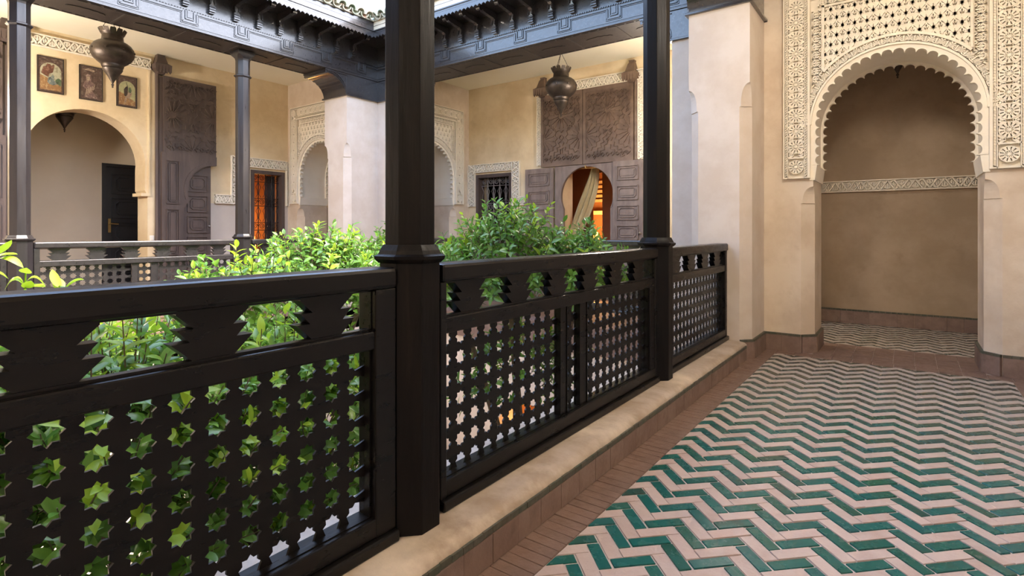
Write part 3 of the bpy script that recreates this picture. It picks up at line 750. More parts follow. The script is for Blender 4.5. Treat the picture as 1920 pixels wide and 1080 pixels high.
def entablature(name, fr, u0, u1, e0, e1, label, squares=(), corbels=(), fascia='wood_far', rotz=0.0, tiles=None, detail=True, corner=True):
    """u0..u1 beam, e0..e1 eave (inner corner to inner corner)"""
    m = fr((u0 + u1) / 2, 3.40, -.27)
    o = thing(name, label, 'beam', m); k_ = .45 if corner else 0
    obj('beam', MB().rect(fr, u0, 3.405, u1, 3.63, -.53, -.002), 'wood_far', o)
    obj('soffit_board', MB().rect(fr, u0, 3.392, u1, 3.405, -.525, -.01), 'wood_soffit', o)
    obj('frieze_board', MB().rect(fr, u0, 3.63, u1, 3.93, -.12, -.004), 'wood_far', o)
    obj('lower_bead', MB().rect(fr, u0, 3.395, u1, 3.418, -.03, .010), 'wood_far', o, bevel=.004)
    obj('attic', MB().rect(fr, u0, 3.95, u1, 4.5, -.5, -.13), 'pale_board', o)
    obj('eave_board', MB().rect(fr, e0 - .45, 3.915, e1 + .45, 3.945, -.12, .0), 'wood_far', o)
    obj('eave_soffit', MB().prism(fr, [(e0 - k_, 3.915), (e1 + k_, 3.915), (e1 + k_, 3.945), (e0 - k_, 3.945)], 0, .45), 'wood_far', o)
    obj('eave_fascia', MB().rect(fr, e0, 3.958, e1, 4.085, .40, .452), fascia, o)
    obj('eave_bead', MB().rect(fr, e0, 3.942, e1, 3.957, .40, .462).rect(fr, e0, 4.012, e1, 4.018, .44, .4545), 'wood_far', o)
    # fringe: separate hanging tongues, joined
    mb = MB(); p = .062; n = int((e1 - e0) / p); p = (e1 - e0) / n
    for k in range(n):
        a = e0 + k * p
        mb.prism(fr, [(a, 3.942), (a, 3.878), (a + p * .15, 3.862), (a + p * .3, 3.866), (a + p / 2, 3.846), (a + p * .7, 3.866), (a + p * .85, 3.862), (a + p, 3.878), (a + p, 3.942)], .432, .448)
    obj('fringe_board', mb, 'wood_far', o)
    if detail:
        mb = MB()
        us = sorted(squares)
        # rope line
        n = int((u1 - u0) / .03)
        for k in range(n):
            a = u0 + (u1 - u0) * k / n; b = a + (u1 - u0) / n
            mb.prism(fr, [(a, 3.612), (b - .012, 3.612), (b, 3.626), (a + .012, 3.626)], -.002, .010, False)
        pts = [(u0, 3.588)]
        for c in us: pts += [(c - .078, 3.588), (c - .078, 3.478), (c + .078, 3.478), (c + .078, 3.588)]
        pts.append((u1, 3.588)); mb.rib(fr, pts, .016, -.003, .009)
        pts2 = [(a + (.016 if i and i < len(pts) - 1 and ((i - 1) % 4 in (2, 3)) else (-.016 if i and i < len(pts) - 1 else 0)), z - .020) for i, (a, z) in enumerate(pts)]
        mb.rib(fr, pts2, .006, -.003, .006)
        for c in us:
            mb.rib(fr, [(c - .045, 3.605), (c - .045, 3.508), (c + .045, 3.508), (c + .045, 3.605)], .010, -.003, .010)
            mb.rect(fr, c - .026, 3.528, c + .026, 3.606, -.003, .006)
        mb.rib(fr, [(u0, 3.435), (u1, 3.435)], .005, -.003, .004)
        obj('fret_moulding', mb, 'wood_far', o)
        # soffit ornaments
        mb = MB(); gs = lambda a, b, c: fr(a, 3.392 - c, b)
        us2 = us if us else []
        for a, b in zip(us, us[1:]):
            c = (a + b) / 2; L = .17
            q = circ((0, 0), 1, 0, 2 * PI, 26)[:-1]
            mb.prism(gs, [(c + L * x * (1 + .05 * math.cos(7 * i)), -.265 + .055 * z * (1 + .18 * math.cos(3.3 * i))) for i, (x, z) in enumerate(q)], -.002, .008)
            mb.rib(gs, [(a, -.50), (a, -.03)], .03, -.002, .008)
        for dd in (-.035, -.495):
            n = int((u1 - u0) / .11)
            for k in range(n):
                a = u0 + (u1 - u0) * k / n; mb.rib(gs, [(a, dd), (a + .085, dd)], .018, -.002, .007)
        obj('soffit_ornament', mb, 'wood_soffit', o, recalc=True)
        # corbels
        fk = lambda a, b, c: fr(c, b, a)
        mb = MB().prism(lambda a, b, c: fr(u0 + c, b, a), [(-.01, 3.735), (.04, 3.735), (.05, 3.80), (.075, 3.83), (.16, 3.835), (.27, 3.85), (.34, 3.875), (.36, 3.90), (.35, 3.915), (-.01, 3.915)], -.024, .024)
        for z in (3.672, 3.700, 3.728):
            mb.rect(lambda a, b, c: fr(u0 + a, b, c), -.034, z - .010, .034, z + .008, -.005, .046)
        mb.rect(lambda a, b, c: fr(u0 + a, b, c), -.030, 3.645, .030, 3.735, -.005, .028)
        for s in (-1, 1):
            mb.prism(lambda a, b, c: fr(u0 + a, b, c), [(s * .006, 3.80), (s * .036, 3.815), (s * .034, 3.755), (s * .020, 3.75)], -.004, .062)
        mb.ring(lambda a, b, c: fr(u0 + c, b, a), (.335, 3.870), 0, .030, -.028, .028, 10)
        base = Vector(fr(u0, 0, 0))
        mb.v = [tuple(Vector(v) - base) for v in mb.v]
        bmx = bmesh.new(); me = mesh_of(mb, 'wood_far', 'corbel'); bmx.from_mesh(me); bmesh.ops.recalc_face_normals(bmx, faces=bmx.faces); bmx.to_mesh(me); bmx.free()
        for c in corbels: inst('corbel', me, o, fr(c, 0, 0))
    return o
def roof(name, fr, e0, e1, rotz, label, solid, lo=None, hi=None):
    m = fr((e0 + e1) / 2, 4.09, .2); o = thing(name, label, None, m, kind='structure')
    sl = math.radians(24)
    mb = MB().prism(lambda a, b, c: fr(c, b, a), [(.47, 4.075), (.47, 4.095), (-1.6, 4.095 + 2.07 * math.tan(sl)), (-1.6, 4.075)], e0 - .3, e1 + .3)
    obj('roof_deck', mb, 'roof_glaze', o, recalc=True)
    n = int((e1 - e0) / .15); st = MB()
    R = Matrix.Rotation(rotz, 4, 'Z')
    for k in range(n):
        for r in range(6):
            for up in (0, 1):
                u = e0 + .075 + k * .15 + (.075 if not up else 0); run = .36 - r * .26
                d = run; z = 4.10 + (.47 - run) * math.tan(sl) + (.035 if up else .052) + .012 * (r % 2)
                p = fr(u, z, d)
                # tile long axis along slope
                M = R @ Matrix.Rotation(-sl * -1, 4, 'X') @ (Matrix.Identity(4) if up else Matrix.Rotation(PI, 4, 'Y'))
                if solid and lo <= u <= hi and r < 4:
                    t = bpy.data.objects.new('roof_tile', tile_mesh); COL.objects.link(t); t.parent = o
                    t.location = Vector(p) - ORIG[o]; t.rotation_euler = M.to_euler()
                else:
                    st.add([tuple(M.to_3x3() @ Vector(v) + Vector(p)) for v in tile_c.v], tile_c.f)
    if st.v: obj('roof_tiles', st, 'roof_glaze', o, kind='stuff')
    return o
EI = .45
fLe = FL(-6.60); fFe = FF(5.55)
entablature('entablature', fLe, -1.5, 5.56, -.5, 5.55 - EI, 'dark carved timber entablature with corbels over the gallery across the courtyard', [5.24 - .6 * k for k in range(11)], [5.36 - .286 * k for k in range(1, 21)])
entablature('entablature', fFe, -6.61, -1.62, -6.6 + EI, -1.63 - EI, 'carved timber entablature with corbels over the far gallery', [-5.83 + .637 * k for k in range(7)], [-6.02 + .286 * k for k in range(14)], fascia='pale_board', corner=False)
fNe = lambda u, z, d: (-1.625 - d, -u, z); fSe = lambda u, z, d: (-u, -.95 + d, z)
entablature('entablature', fNe, -5.56, 1.5, -5.55 + EI, .5, 'timber entablature over the near gallery, above the view', detail=False)
entablature('entablature', fSe, 1.62, 6.61, 1.63 + EI, 6.6 - EI, 'timber entablature behind the viewer', detail=False, corner=False)
roof('roof_left', fLe, -.5, 5.55 - EI + .02, PI / 2, 'green glazed barrel tiles on the eave across the courtyard', True, 2.6, 5.2)
roof('roof_far', fFe, -6.6 + EI, -1.63 - EI, 0, 'green glazed barrel tiles on the eave of the far gallery', False)
struct('roof_near', MB().prism(lambda a, b, c: fNe(c, b, a), [(.47, 4.08), (.47, 4.1), (-2.4, 5.3), (-2.4, 4.08)], -5.6, 1.5), 'roof_glaze', 'tiled roof over the near gallery', recalc=True)
struct('roof_south', MB().prism(lambda a, b, c: fSe(c, b, a), [(.47, 4.08), (.47, 4.1), (-2.4, 5.3), (-2.4, 4.08)], 1.5, 6.7), 'roof_glaze', 'tiled roof behind the viewer', recalc=True)
# timber caps and arched brackets on the piers
def cap(label, boxes, br, fr, s):
    """br = (u_pier, sign) the bracket grows from u_pier in direction s along fr"""
    m = boxes[0]; o = thing('pier_cap', label, 'capital', ((m[0] + m[2]) / 2, (m[1] + m[3]) / 2, 3.08), 'timber caps on the corner piers')
    for b in boxes:
        obj('cap_block', MB().box(b[0], b[1], 3.085, b[2], b[3], 3.39), 'wood_far', o)
        obj('cap_ledge', MB().box(b[0] - .03, b[1] - .03, 3.075, b[2] + .03, b[3] + .03, 3.098), 'wood_far', o, bevel=.004)
    for (f, up, sg) in br:
        n = 7; under = []
        for i in range(n * 6 + 1):
            a = PI / 2 * i / (n * 6); lob = .016 * abs(math.sin(PI * i / 6))
            under.append((up + sg * (.02 + (.31 + lob) * (1 - math.cos(a))), 3.085 + (.245 + lob) * math.sin(a)))
        poly = [(up, 3.085)] + under + [(up + sg * .352, 3.335), (up + sg * .352, 3.39), (up, 3.39)]
        b = obj('bracket', MB().prism(f, poly, -.525, -.008), 'wood_far', o)
        mb = MB(); off = [(u + 0.0, z + .022) for u, z in under]
        mb.rib(f, off, .010, -.01, .004); mb.rib(f, [(u - sg * .012, z + .045) for u, z in under], .008, -.01, .002)
        mb.rect(f, min(up, up + sg * .36), 3.370, max(up, up + sg * .36), 3.389, -.53, .004)
        obj('bracket_bead', mb, 'wood_far', b)
    return o
cap('black timber cap with arched bracket on the far corner pier', [(-7.13, 4.98, -6.60, 5.55), (-7.13, 5.55, -6.25, 6.09)], [(fLe, 4.98, -1), (fFe, -6.25, 1)], fLe, -1)
cap('dark timber cap on the near corner pier at the end of the balustrade', [(-1.625, 4.98, -1.10, 5.545), (-1.985, 5.55, -1.10, 6.09)], [(fFe, -1.985, -1), (lambda u, z, d: (-1.625 - d, -u, z), -4.98, 1)], fFe, -1)
# ribbed front of the near cap

# ================================================================== DOORS, WINDOWS, STUCCO FRIEZES
def frieze(root, name, fr, u0, u1, z0, z1, vert=False, p=None):
    """carved stucco strip: ground, edge fillets, zigzag ribbons and leaves"""
    g = (lambda a, b, c: fr(b, a, c)) if vert else fr
    if vert: u0, u1, z0, z1 = z0, z1, u0, u1
    h = z1 - z0; p = p or h * .95; n = max(1, round((u1 - u0) / p)); p = (u1 - u0) / n
    mb = MB(); D = .046
    mb.rect(g, u0, z0, u1, z1, 0, .004); mb.rect(g, u0, z0, u1, z0 + h * .09, .002, D + .004); mb.rect(g, u0, z1 - h * .09, u1, z1, .002, D + .004)
    a, b = z0 + h * .12, z1 - h * .12; hh = b - a
    lt = lambda t: math.sin(PI * t) * .9 + .25
    for k in range(n):
        c = u0 + (k + .5) * p; s = 1 if k % 2 == 0 else -1
        bz, tz = (a, b) if s > 0 else (b, a)
        mb.rib(g, [(c - p / 2, bz), (c, tz)], h * .11, .003, D); mb.rib(g, [(c + p / 2, bz), (c, tz)], h * .11, .003, D)
        T = lambda x, y_: (c + x * p, bz + (y_ * hh) * (1 if tz > bz else -1))
        mb.rib(g, [T(0, .05), T(0, .62)], h * .09, .003, D - .003)
        for q in (-1, 1):
            mb.rib(g, [T(q * .03, .08), T(q * .16, .18), T(q * .17, .36), T(q * .08, .5)], h * .14, .003, D - .002, None, lt)
            mb.rib(g, [T(q * .47, .97), T(q * .33, .90), T(q * .24, .72), T(q * .30, .58)], h * .13, .003, D - .002, None, lt)
            mb.rib(g, [T(q * .46, .80), T(q * .42, .50), T(q * .47, .34)], h * .10, .003, D - .003, None, lt)
    return obj(name, mb, 'stucco', root, recalc=True)

fr1 = thing('stucco_frieze', 'carved white stucco band above the three pictures on the left wall', 'frieze', (XL, 2.0, 3.48))
frieze(fr1, 'band', fL, .6, 3.34, 3.475, 3.635)
fr2 = thing('carved_surround', 'carved white stucco frame round the lamp lit window', 'window frame', (XL, 5.1, 1.55))
frieze(fr2, 'left_band', fL, 4.515, 4.70, 1.55, 2.35, True); frieze(fr2, 'right_band', fL, 5.50, 5.548, 1.55, 2.35, True, .1); frieze(fr2, 'top_band', fL, 4.70, 5.50, 2.185, 2.35); frieze(fr2, 'dado_band', fL, 4.26, 4.515, 1.55, 1.695)
fr3 = thing('carved_surround', 'carved white stucco frame round the dark grilled window', 'window frame', (-6.0, YF, 1.55))
frieze(fr3, 'left_band', fF, -6.59, -6.43, 1.55, 2.315, True); frieze(fr3, 'right_band', fF, -5.585, -5.425, 1.55, 2.315, True); frieze(fr3, 'top_band', fF, -6.43, -5.585, 2.165, 2.315)
frieze(fr3, 'dado_band', fF, -5.425, -5.28, 1.55, 1.70)
fr4 = thing('carved_surround', 'carved white stucco frame round the pair of tall carved door panels', 'door frame', (-4.1, YF, 2.2))
frieze(fr4, 'top_band', fF, -5.0, -3.15, 3.36, 3.52); frieze(fr4, 'left_band', fF, -5.06, -4.975, 2.2, 3.36, True, .1); frieze(fr4, 'right_band', fF, -3.26, -3.13, 2.18, 3.36, True)
fr5 = thing('stucco_frieze', 'carved stucco band across the back wall of the passage behind the arch', 'frieze', (-.15, YF, 1.57))
frieze(fr5, 'band', fF, -1.3, XR, 1.575, 1.71)

# ---- carved geometric relief
def star_relief(fr, u0, z0, u1, z1, centres, d0, d1, mb=None):
    mb = mb or MB()
    keep = lambda u, z: u0 < u < u1 and z0 < z < z1
    for c in centres:
        for k in range(16):
            a = 2 * PI * k / 16 + PI / 16
            for r0, r1, w in ((.05, .13, .010), (.135, .21, .014)):
                mb.rib(fr, [(c[0] + r0 * math.cos(a), c[1] + r0 * math.sin(a)), (c[0] + (r0 + r1) / 2 * math.cos(a), c[1] + (r0 + r1) / 2 * math.sin(a)), (c[0] + r1 * math.cos(a), c[1] + r1 * math.sin(a))], w, d0, d1, keep)
        st = []
        for k in range(33):
            a = 2 * PI * k / 32; r = .235 if k % 2 else .275
            st.append((c[0] + r * math.cos(a), c[1] + r * math.sin(a)))
        mb.rib(fr, st, .010, d0, d1, keep)
        for R_ in (.33, .40):
            st = []
            for k in range(49):
                a = 2 * PI * k / 48; r = R_ + (.025 if k % 2 else -.02)
                st.append((c[0] + r * math.cos(a), c[1] + r * math.sin(a)))
            mb.rib(fr, st, .009, d0, d1, lambda u, z: keep(u, z) and all(math.hypot(u - e[0], z - e[1]) > R_ - .03 for e in centres))
    # small lozenge ground along the edges
    for zz in (z0 + .05, z1 - .05):
        n = int((u1 - u0) / .075)
        for k in range(n):
            u = u0 + (k + .5) * (u1 - u0) / n
            mb.rib(fr, [(u - .03, zz), (u, zz + .03), (u + .03, zz), (u, zz - .03)], .008, d0, d1, keep, closed=True)
    return mb
def panel(mb, fr, u0, z0, u1, z1, d, w=.012):
    """raised-and-fielded panel: frame bead and cut-corner bead"""
    mb.rib(fr, [(u0, z0), (u1, z0), (u1, z1), (u0, z1)], w, d - .004, d + .020, closed=True)
    i = min(u1 - u0, z1 - z0) * .16; c = min(u1 - u0, z1 - z0) * .14
    a, b, e, f_ = u0 + i, u1 - i, z0 + i, z1 - i
    mb.rib(fr, [(a + c, e), (b - c, e), (b, e + c), (b, f_ - c), (b - c, f_), (a + c, f_), (a, f_ - c), (a, e + c)], w * .6, d - .004, d + .016, closed=True)
    mb.rect(fr, a + c, e + c, b - c, f_ - c, d - .004, d + .010)
    return mb

# ---- big door leaves folded against the left wall
def door_leaf(yh, s, label):
    """yh hinge side, s direction in which the leaf extends"""
    U = lambda a: yh + s * a
    o = thing('door_leaf', label, 'door', (XL + .04, yh + s * .42, 0), 'tall carved door leaves folded against the left wall')
    def R(mb, a0, z0, a1, z1, d0, d1): return mb.rect(fL, min(U(a0), U(a1)), z0, max(U(a0), U(a1)), z1, d0, d1)
    obj('leaf_board', R(MB(), .04, .02, .78, 3.40, .02, .055), 'wood_door', o)
    obj('hinge_post', MB().tube([(XL + .04, U(.02), 0.0), (XL + .04, U(.02), 3.46)], .028, 8), 'wood_door', o)
    up = obj('carved_panel', R(MB(), .09, 2.28, .85, 3.42, .055, .085), 'wood_door', o)
    a, b = sorted((U(.12), U(.83)))
    obj('star_relief', star_relief(fL, a, 2.32, b, 3.38, [(U(.20), 2.85), (U(.80), 2.85), (U(.5), 3.38), (U(.5), 2.32)], .084, .104), 'wood_door', up)
    # spandrel board with a horseshoe cut for the wicket
    c = (.84, 1.72); rr = .42
    cut = [(c[0] + rr * math.cos(t), c[1] + rr * math.sin(t)) for t in [PI / 2 + (PI / 2 + .35) * k / 14 for k in range(15)]]
    pol = [(.06, .02), (.36, .02), (.36, 1.45)] + [(max(.36, p[0]), p[1]) for p in cut[::-1]] + [(.85, c[1] + rr), (.85, 2.28), (.06, 2.28)]
    pol = [(U(p[0]), p[1]) for p in pol]
    sp = obj('spandrel_board', MB().prism(fL, pol, .055, .105), 'wood_door', o)
    obj('arch_carving', MB().rib(fL, [(U(p[0] - .035), p[1] + .02) for p in cut], .05, .104, .116), 'wood_door', sp)
    mb = MB()
    for (z0, z1) in ((1.52, 2.16), (.75, 1.43), (.08, .68)): 
        q0, q1 = sorted((U(.12), U(.29))); panel(mb, fL, q0, z0, q1, z1, .105)
    obj('side_panels', mb, 'wood_door', o)
    wk = obj('wicket', R(MB(), .36, .05, .775, 2.12, .056, .064), 'wood_door', o)
    for z0 in (.12, .44, .76, 1.08, 1.40, 1.72):
        q0, q1 = sorted((U(.43), U(.72))); obj('wicket_panel', panel(MB(), fL, q0, z0, q1, z0 + .25, .064), 'wood_door', wk)
    obj('knob', MB().lathe([(.002, 0), (.018, .004), (.022, .012), (.018, .02), (.002, .024)], 10, (XL + .07, U(.75), 1.17)), 'steel', wk)
    return o
door_leaf(3.40, 1, 'tall dark carved door leaf with a small wicket, right of the round archway')
door_leaf(1.80, -1, 'tall dark carved door leaf at the left edge, behind the first post')

def hinge_bracket(fr, u, z, label, mat, s=1.0):
    x = fr(u, z, .1); o = thing('hinge_bracket', label, 'bracket', x, 'carved timber hinge brackets')
    mb = MB()
    def ring_(w, dd, zz): return [fr(u - w, zz, 0), fr(u + w, zz, 0), fr(u + w, zz, dd), fr(u - w, zz, dd)]
    mb.loft([ring_(.045, .10, z), ring_(.05, .12, z + .02), ring_(.10, .17, z + .06), ring_(.11, .18, z + .13), ring_(.075, .14, z + .16), ring_(.05, .10, z + .27), ring_(.038, .07, z + .31), ring_(.045, .08, z + .33)])
    obj('body', mb, mat, o, recalc=True)
    mb = MB()
    for k in range(5):
        q = u - .11 + .044 * (k + .5)
        mb.prism(fr, [(q - .022, z + .13), (q + .022, z + .13), (q + .018, z + .03), (q, z + .0), (q - .018, z + .03)], .172, .190)
    obj('fringe', mb, mat, o)
hinge_bracket(fL, 3.455, 3.43, 'small dark timber bracket above the hinge of the tall door leaf on the left wall', 'wood_door')
hinge_bracket(fL, 1.745, 3.43, 'small dark timber bracket hidden behind the first post', 'wood_door')
hinge_bracket(fF, -4.93, 3.33, 'brown timber bracket at the upper left of the far carved door', 'wood_carved')
hinge_bracket(fF, -3.345, 3.33, 'brown timber bracket at the upper right of the far carved door', 'wood_carved')

# ---- black door in the alcove
o = thing('door_1', 'black panelled door with brass handle inside the alcove', 'door', (-10.2, 3.5, 0), kind='structure')
fA = FL(-10.2)
obj('door_board', MB().rect(fA, 3.13, .01, 3.86, 2.14, -.06, -.01), 'door_black', o)
mb = MB().rect(fA, 3.10, 0, 3.15, 2.12, -.05, .02).rect(fA, 3.84, 0, 3.89, 2.12, -.05, .02).rect(fA, 3.10, 2.12, 3.89, 2.17, -.05, .02)
obj('door_frame', mb, 'door_black', o)
for k in range(5):
    obj('door_panel', panel(MB(), fA, 3.24, .16 + k * .385, 3.76, .16 + k * .385 + .31, -.01), 'door_black', o)
h = obj('handle', MB().rect(fA, 3.185, 1.08, 3.22, 1.30, -.012, .004), 'brass', o)
obj('lever', MB().tube([(-10.2 + .0, 3.20, 1.22), (-10.2 + .05, 3.20, 1.22), (-10.2 + .05, 3.31, 1.215)], .010, 8), 'brass', h)
o = thing('light_switch', 'small pale light switch on the wall beside the archway', 'switch', (XL, 3.365, 1.0))
obj('plate', MB().rect(fL, 3.335, .95, 3.395, 1.04, 0, .012), 'white_plastic', o, bevel=.003); obj('rocker', MB().rect(fL, 3.352, .97, 3.378, 1.02, .010, .018), 'white_plastic', o)

# ---- windows with wrought iron grilles
def spiral(c, r, turns, flip=1, n=16):
    return [(c[0] + flip * r * (1 - .82 * k / n) * math.cos(2 * PI * turns * k / n), c[1] + r * (1 - .82 * k / n) * math.sin(2 * PI * turns * k / n)) for k in range(n + 1)]
def window(name, fr, u0, u1, z0, z1, label, ncol, mat):
    o = thing(name, label, 'window', fr((u0 + u1) / 2, z0, 0), kind='structure')
    w = .06
    for q in ((u0, z0, u0 + w, z1), (u1 - w, z0, u1, z1), (u0 + w, z1 - w, u1 - w, z1), (u0 + w, z0, u1 - w, z0 + w)):
        obj('window_frame', MB().rect(fr, *q, -.16, .012), 'wood_door', o)
    a, b = u0 + w, u1 - w; pw = (b - a) / ncol; d = -.09
    T = lambda p, dd=d: fr(p[0], p[1], dd)
    for k in range(1, ncol): obj('bar', MB().tube([T((a + k * pw, z0 + w)), T((a + k * pw, z1 - w))], .008, 6), mat, o)
    rows = []
    z = z1 - w
    while z > z0 + .3:
        rows.append(z); 
        obj('cross_bar', MB().tube([T((a, z - pw * 1.05)), T((b, z - pw * 1.05))], .007, 5), mat, o)
        for k in range(ncol):
            c = (a + (k + .5) * pw, z - pw * .52)
            mb = MB().tube([T(p) for p in spiral(c, pw * .43, 1.9, 1 if k % 2 == 0 else -1, 18)], .006, 5)
            obj('scroll', mb, mat, o)
        # lyre shapes in the tall part
        zl = z - pw * 1.05; zh = pw * 2.3
        for k in range(ncol):
            c = a + (k + .5) * pw
            mb = MB()
            for q in (-1, 1):
                mb.tube([T((c + q * pw * .46, zl - .01)), T((c + q * pw * .40, zl - zh * .12)), T((c + q * pw * .16, zl - zh * .32)), T((c + q * pw * .34, zl - zh * .5)), T((c + q * pw * .40, zl - zh * .75)), T((c + q * pw * .15, zl - zh * .93))], .005, 5)
            obj('scroll', mb, mat, o)
        z = zl - zh
        obj('cross_bar', MB().tube([T((a, z)), T((b, z))], .007, 5), mat, o)
    return o
window('window_1', fL, WY0, WY1, WZ0, WZ1, 'window with black iron scroll grille glowing orange, on the left wall', 4, 'iron_black')
window('window_2', fF, FWX0, FWX1, FWZ0, FWZ1, 'dark window with pale iron scroll grille on the far wall', 5, 'iron')
# inner shutter folded in window 1, rooms behind the windows
o = thing('inner_shutter', 'dark folded shutter inside the right half of the glowing window', 'shutter', (XL - .2, 5.36, .72))
obj('shutter_board', MB().box(XL - .235, 5.255, .76, XL - .205, 5.42, 2.09), 'wood_door', o)
for z_ in (.80, 1.22, 1.64): obj('shutter_panel', panel(MB(), FL(XL - .205), 5.275, z_, 5.40, z_ + .38, 0), 'wood_door', o)
def room(name, x0, y0, x1, y1, z0, z1, open_side, mat, label):
    t = .05; mb = MB()
    if open_side != '+x': mb.box(x1, y0, z0, x1 + t, y1, z1)
    if open_side != '-y': mb.box(x0, y0 - t, z0, x1, y0, z1)
    mb.box(x0 - t, y0 - t, z0, x0, y1 + t, z1); mb.box(x0 - t, y1, z0, x1 + t, y1 + t, z1)
    if open_side == '+x': pass
    mb.box(x0 - t, y0 - t, z1, x1 + t, y1 + t, z1 + t); mb.box(x0 - t, y0 - t, z0 - t, x1 + t, y1 + t, z0)
    return struct(name, mb, mat, label)
room('wall_lamp_room', -10.7, 4.56, XL - .36, 6.5, 0, 2.6, '+x', 'terracotta_room', 'lamp lit terracotta room behind the glowing window')
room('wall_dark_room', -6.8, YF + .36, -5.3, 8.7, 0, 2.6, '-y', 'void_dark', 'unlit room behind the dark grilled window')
mb = MB().box(-5.25, YF + .36, 0, -5.2, 8.85, 3.0).box(-2.9, YF + .36, 0, -2.85, 8.85, 3.0).box(-5.25, YF + .36, 3.0, -2.85, 8.93, 3.05).box(-5.25, YF + .36, -.05, -2.85, 8.93, 0)
struct('wall_far_room', mb, 'terracotta_room', 'terracotta vestibule behind the far arched door')
room('wall_back_room', -6.6, 8.935, -3.4, 10.6, 0, 3.0, '-y', 'terracotta_room', 'lamp lit room beyond the vestibule of the far arched door')
def table_lamp(x, y, z, label, energy, r=.13, lz=.75):
    o = thing('table_lamp', label, 'lamp', (x, y, z), 'glowing lamps in the rooms')
    obj('base', MB().lathe([(.07, 0), (.07, .02), (.02, .05), (.045, .14), (.05, .2), (.015, .27), (.012, .34)], 14, (x, y, z)), 'brass', o, smooth=50)
    obj('shade', MB().lathe([(r, .30), (r * .75, .58), (r * .74, .58), (r * .98, .30)], 18, (x, y, z)), 'lampshade', o, smooth=50)
    l = bpy.data.lights.new('bulb', 'POINT'); l.energy = energy; l.color = (1.0, .50, .14); l.shadow_soft_size = .12
    lo = bpy.data.objects.new('bulb', l); COL.objects.link(lo); lo.location = (0, 0, lz); lo.parent = o
    return o
def stand(x, y, h, label):
    o = thing('side_table', label, 'table', (x, y, 0), 'small tables under the lamps')
    obj('top', MB().box(x - .2, y - .2, h - .03, x + .2, y + .2, h), 'wood_door', o)
    for sx in (-1, 1):
        for sy in (-1, 1): obj('leg', MB().box(x + sx * .17 - .015, y + sy * .17 - .015, 0, x + sx * .17 + .015, y + sy * .17 + .015, h - .03), 'wood_door', o)
stand(-10.2, 5.45, .42, 'small table behind the glowing window'); table_lamp(-10.2, 5.45, .42, 'glowing lamp behind the iron grille of the left window', 9)
# partition with a narrow opening inside the far room
mb = MB().box(-6.6, 8.85, 0, -4.66, 8.93, 3.0).box(-4.44, 8.85, 0, -2.9, 8.93, 3.0).box(-4.66, 8.85, 2.15, -4.44, 8.93, 3.0)
struct('wall_partition', mb, 'terracotta_room', 'terracotta partition with a narrow lit opening inside the far arched door')
o = thing('wall_niche', 'stepped plaster ornament on the lamp lit wall inside the far arched door', None, (-5.3, 10.59, 1.5), kind='structure')
for k in range(5):
    w_ = .34 - .055 * k; z_ = 1.72 + .10 * k
    obj('ledge', MB().box(-5.42 - w_, 10.48 + .02 * k, z_, -5.42 + w_, 10.595, z_ + .06), 'plaster_ochre', o)
obj('shelf', MB().box(-6.2, 10.40, 1.45, -4.6, 10.595, 1.53), 'plaster_ochre', o)
stand(-5.15, 9.85, .50, 'small table inside the far arched door'); table_lamp(-5.15, 9.85, .50, 'glowing lamp inside the far arched door', 16)
stand(-3.35, 8.55, .25, 'low table at the right inside the far arched door'); table_lamp(-3.35, 8.55, .25, 'second lamp low at the right inside the far arched door', 1.6, r=.09, lz=.2)
l = bpy.data.lights.new('lower_bulb', 'POINT'); l.energy = 20; l.color = (1, .5, .15); l.shadow_soft_size = .15
lamp = thing('hanging_lamp', 'lamp hanging in the room behind the lower doorway', 'lamp', (-3.85, 6.7, -1.3))
obj('shade', MB().lathe([(.10, 0), (.14, .1), (.1, .2), (.02, .24)], 14, (-3.85, 6.7, -1.3)), 'lampshade', lamp); obj('cord', MB().tube([(-3.85, 6.7, -1.07), (-3.85, 6.7, -.3)], .006, 5), 'iron_black', lamp)
lo = bpy.data.objects.new('lower_bulb', l); COL.objects.link(lo); lo.parent = lamp; lo.location = (0, 0, -.15)

# ---- far carved door
for k, (a, b) in enumerate(((-4.965, -4.182), (-4.172, -3.32))):
    o = thing('carved_door_panel', ('left' if k == 0 else 'right') + ' tall brown door panel with carved star geometry on the far wall', 'door', ((a + b) / 2, YF - .05, 2.16), 'upper carved door panels')
    obj('board', MB().rect(fF, a, 2.165, b, 3.355, .002, .055), 'wood_carved', o)
    e = MB()
    for q in ((a, 2.165, b, 2.23), (a, 3.29, b, 3.355), (a, 2.23, a + .05, 3.29), (b - .05, 2.23, b, 3.29)): e.rect(fF, *q, .054, .066)
    obj('frame_border', e, 'wood_carved', o)
    rel = star_relief(fF, a + .06, 2.24, b - .06, 3.28, [(a + .04, 2.62), (b - .04, 2.62), ((a + b) / 2, 3.26), ((a + b) / 2, 2.98)], .054, .076)
    obj('star_relief', rel, 'wood_carved', o)
    if k == 1: obj('hinge_post', MB().tube([(b + .03, YF - .04, 2.165), (b + .03, YF - .04, 3.38)], .026, 8), 'wood_carved', o)
o = thing('wicket_surround', 'brown board with a round horseshoe opening under the carved door panels', 'door frame', (-4.15, YF - .03, 0))
c = (-4.12, 1.665); rr = .462
arc = circ(c, rr, -.45, PI + .45, 34)
x0, x1 = arc[-1][0], arc[0][0]
poly = [(-4.70, 0), (x0, 0), (x0, arc[-1][1])] + arc[::-1] + [(x1, 0), (-3.62, 0), (-3.62, 2.16), (-4.70, 2.16)]
obj('board', MB().prism(fF, poly, .002, .045), 'wood_shutter', o)
obj('arch_bead', MB().rib(fF, [(c[0] + (rr + .01) * (p[0] - c[0]) / rr, c[1] + (rr + .01) * (p[1] - c[1]) / rr) for p in arc], .014, .044, .052), 'wood_shutter', o)
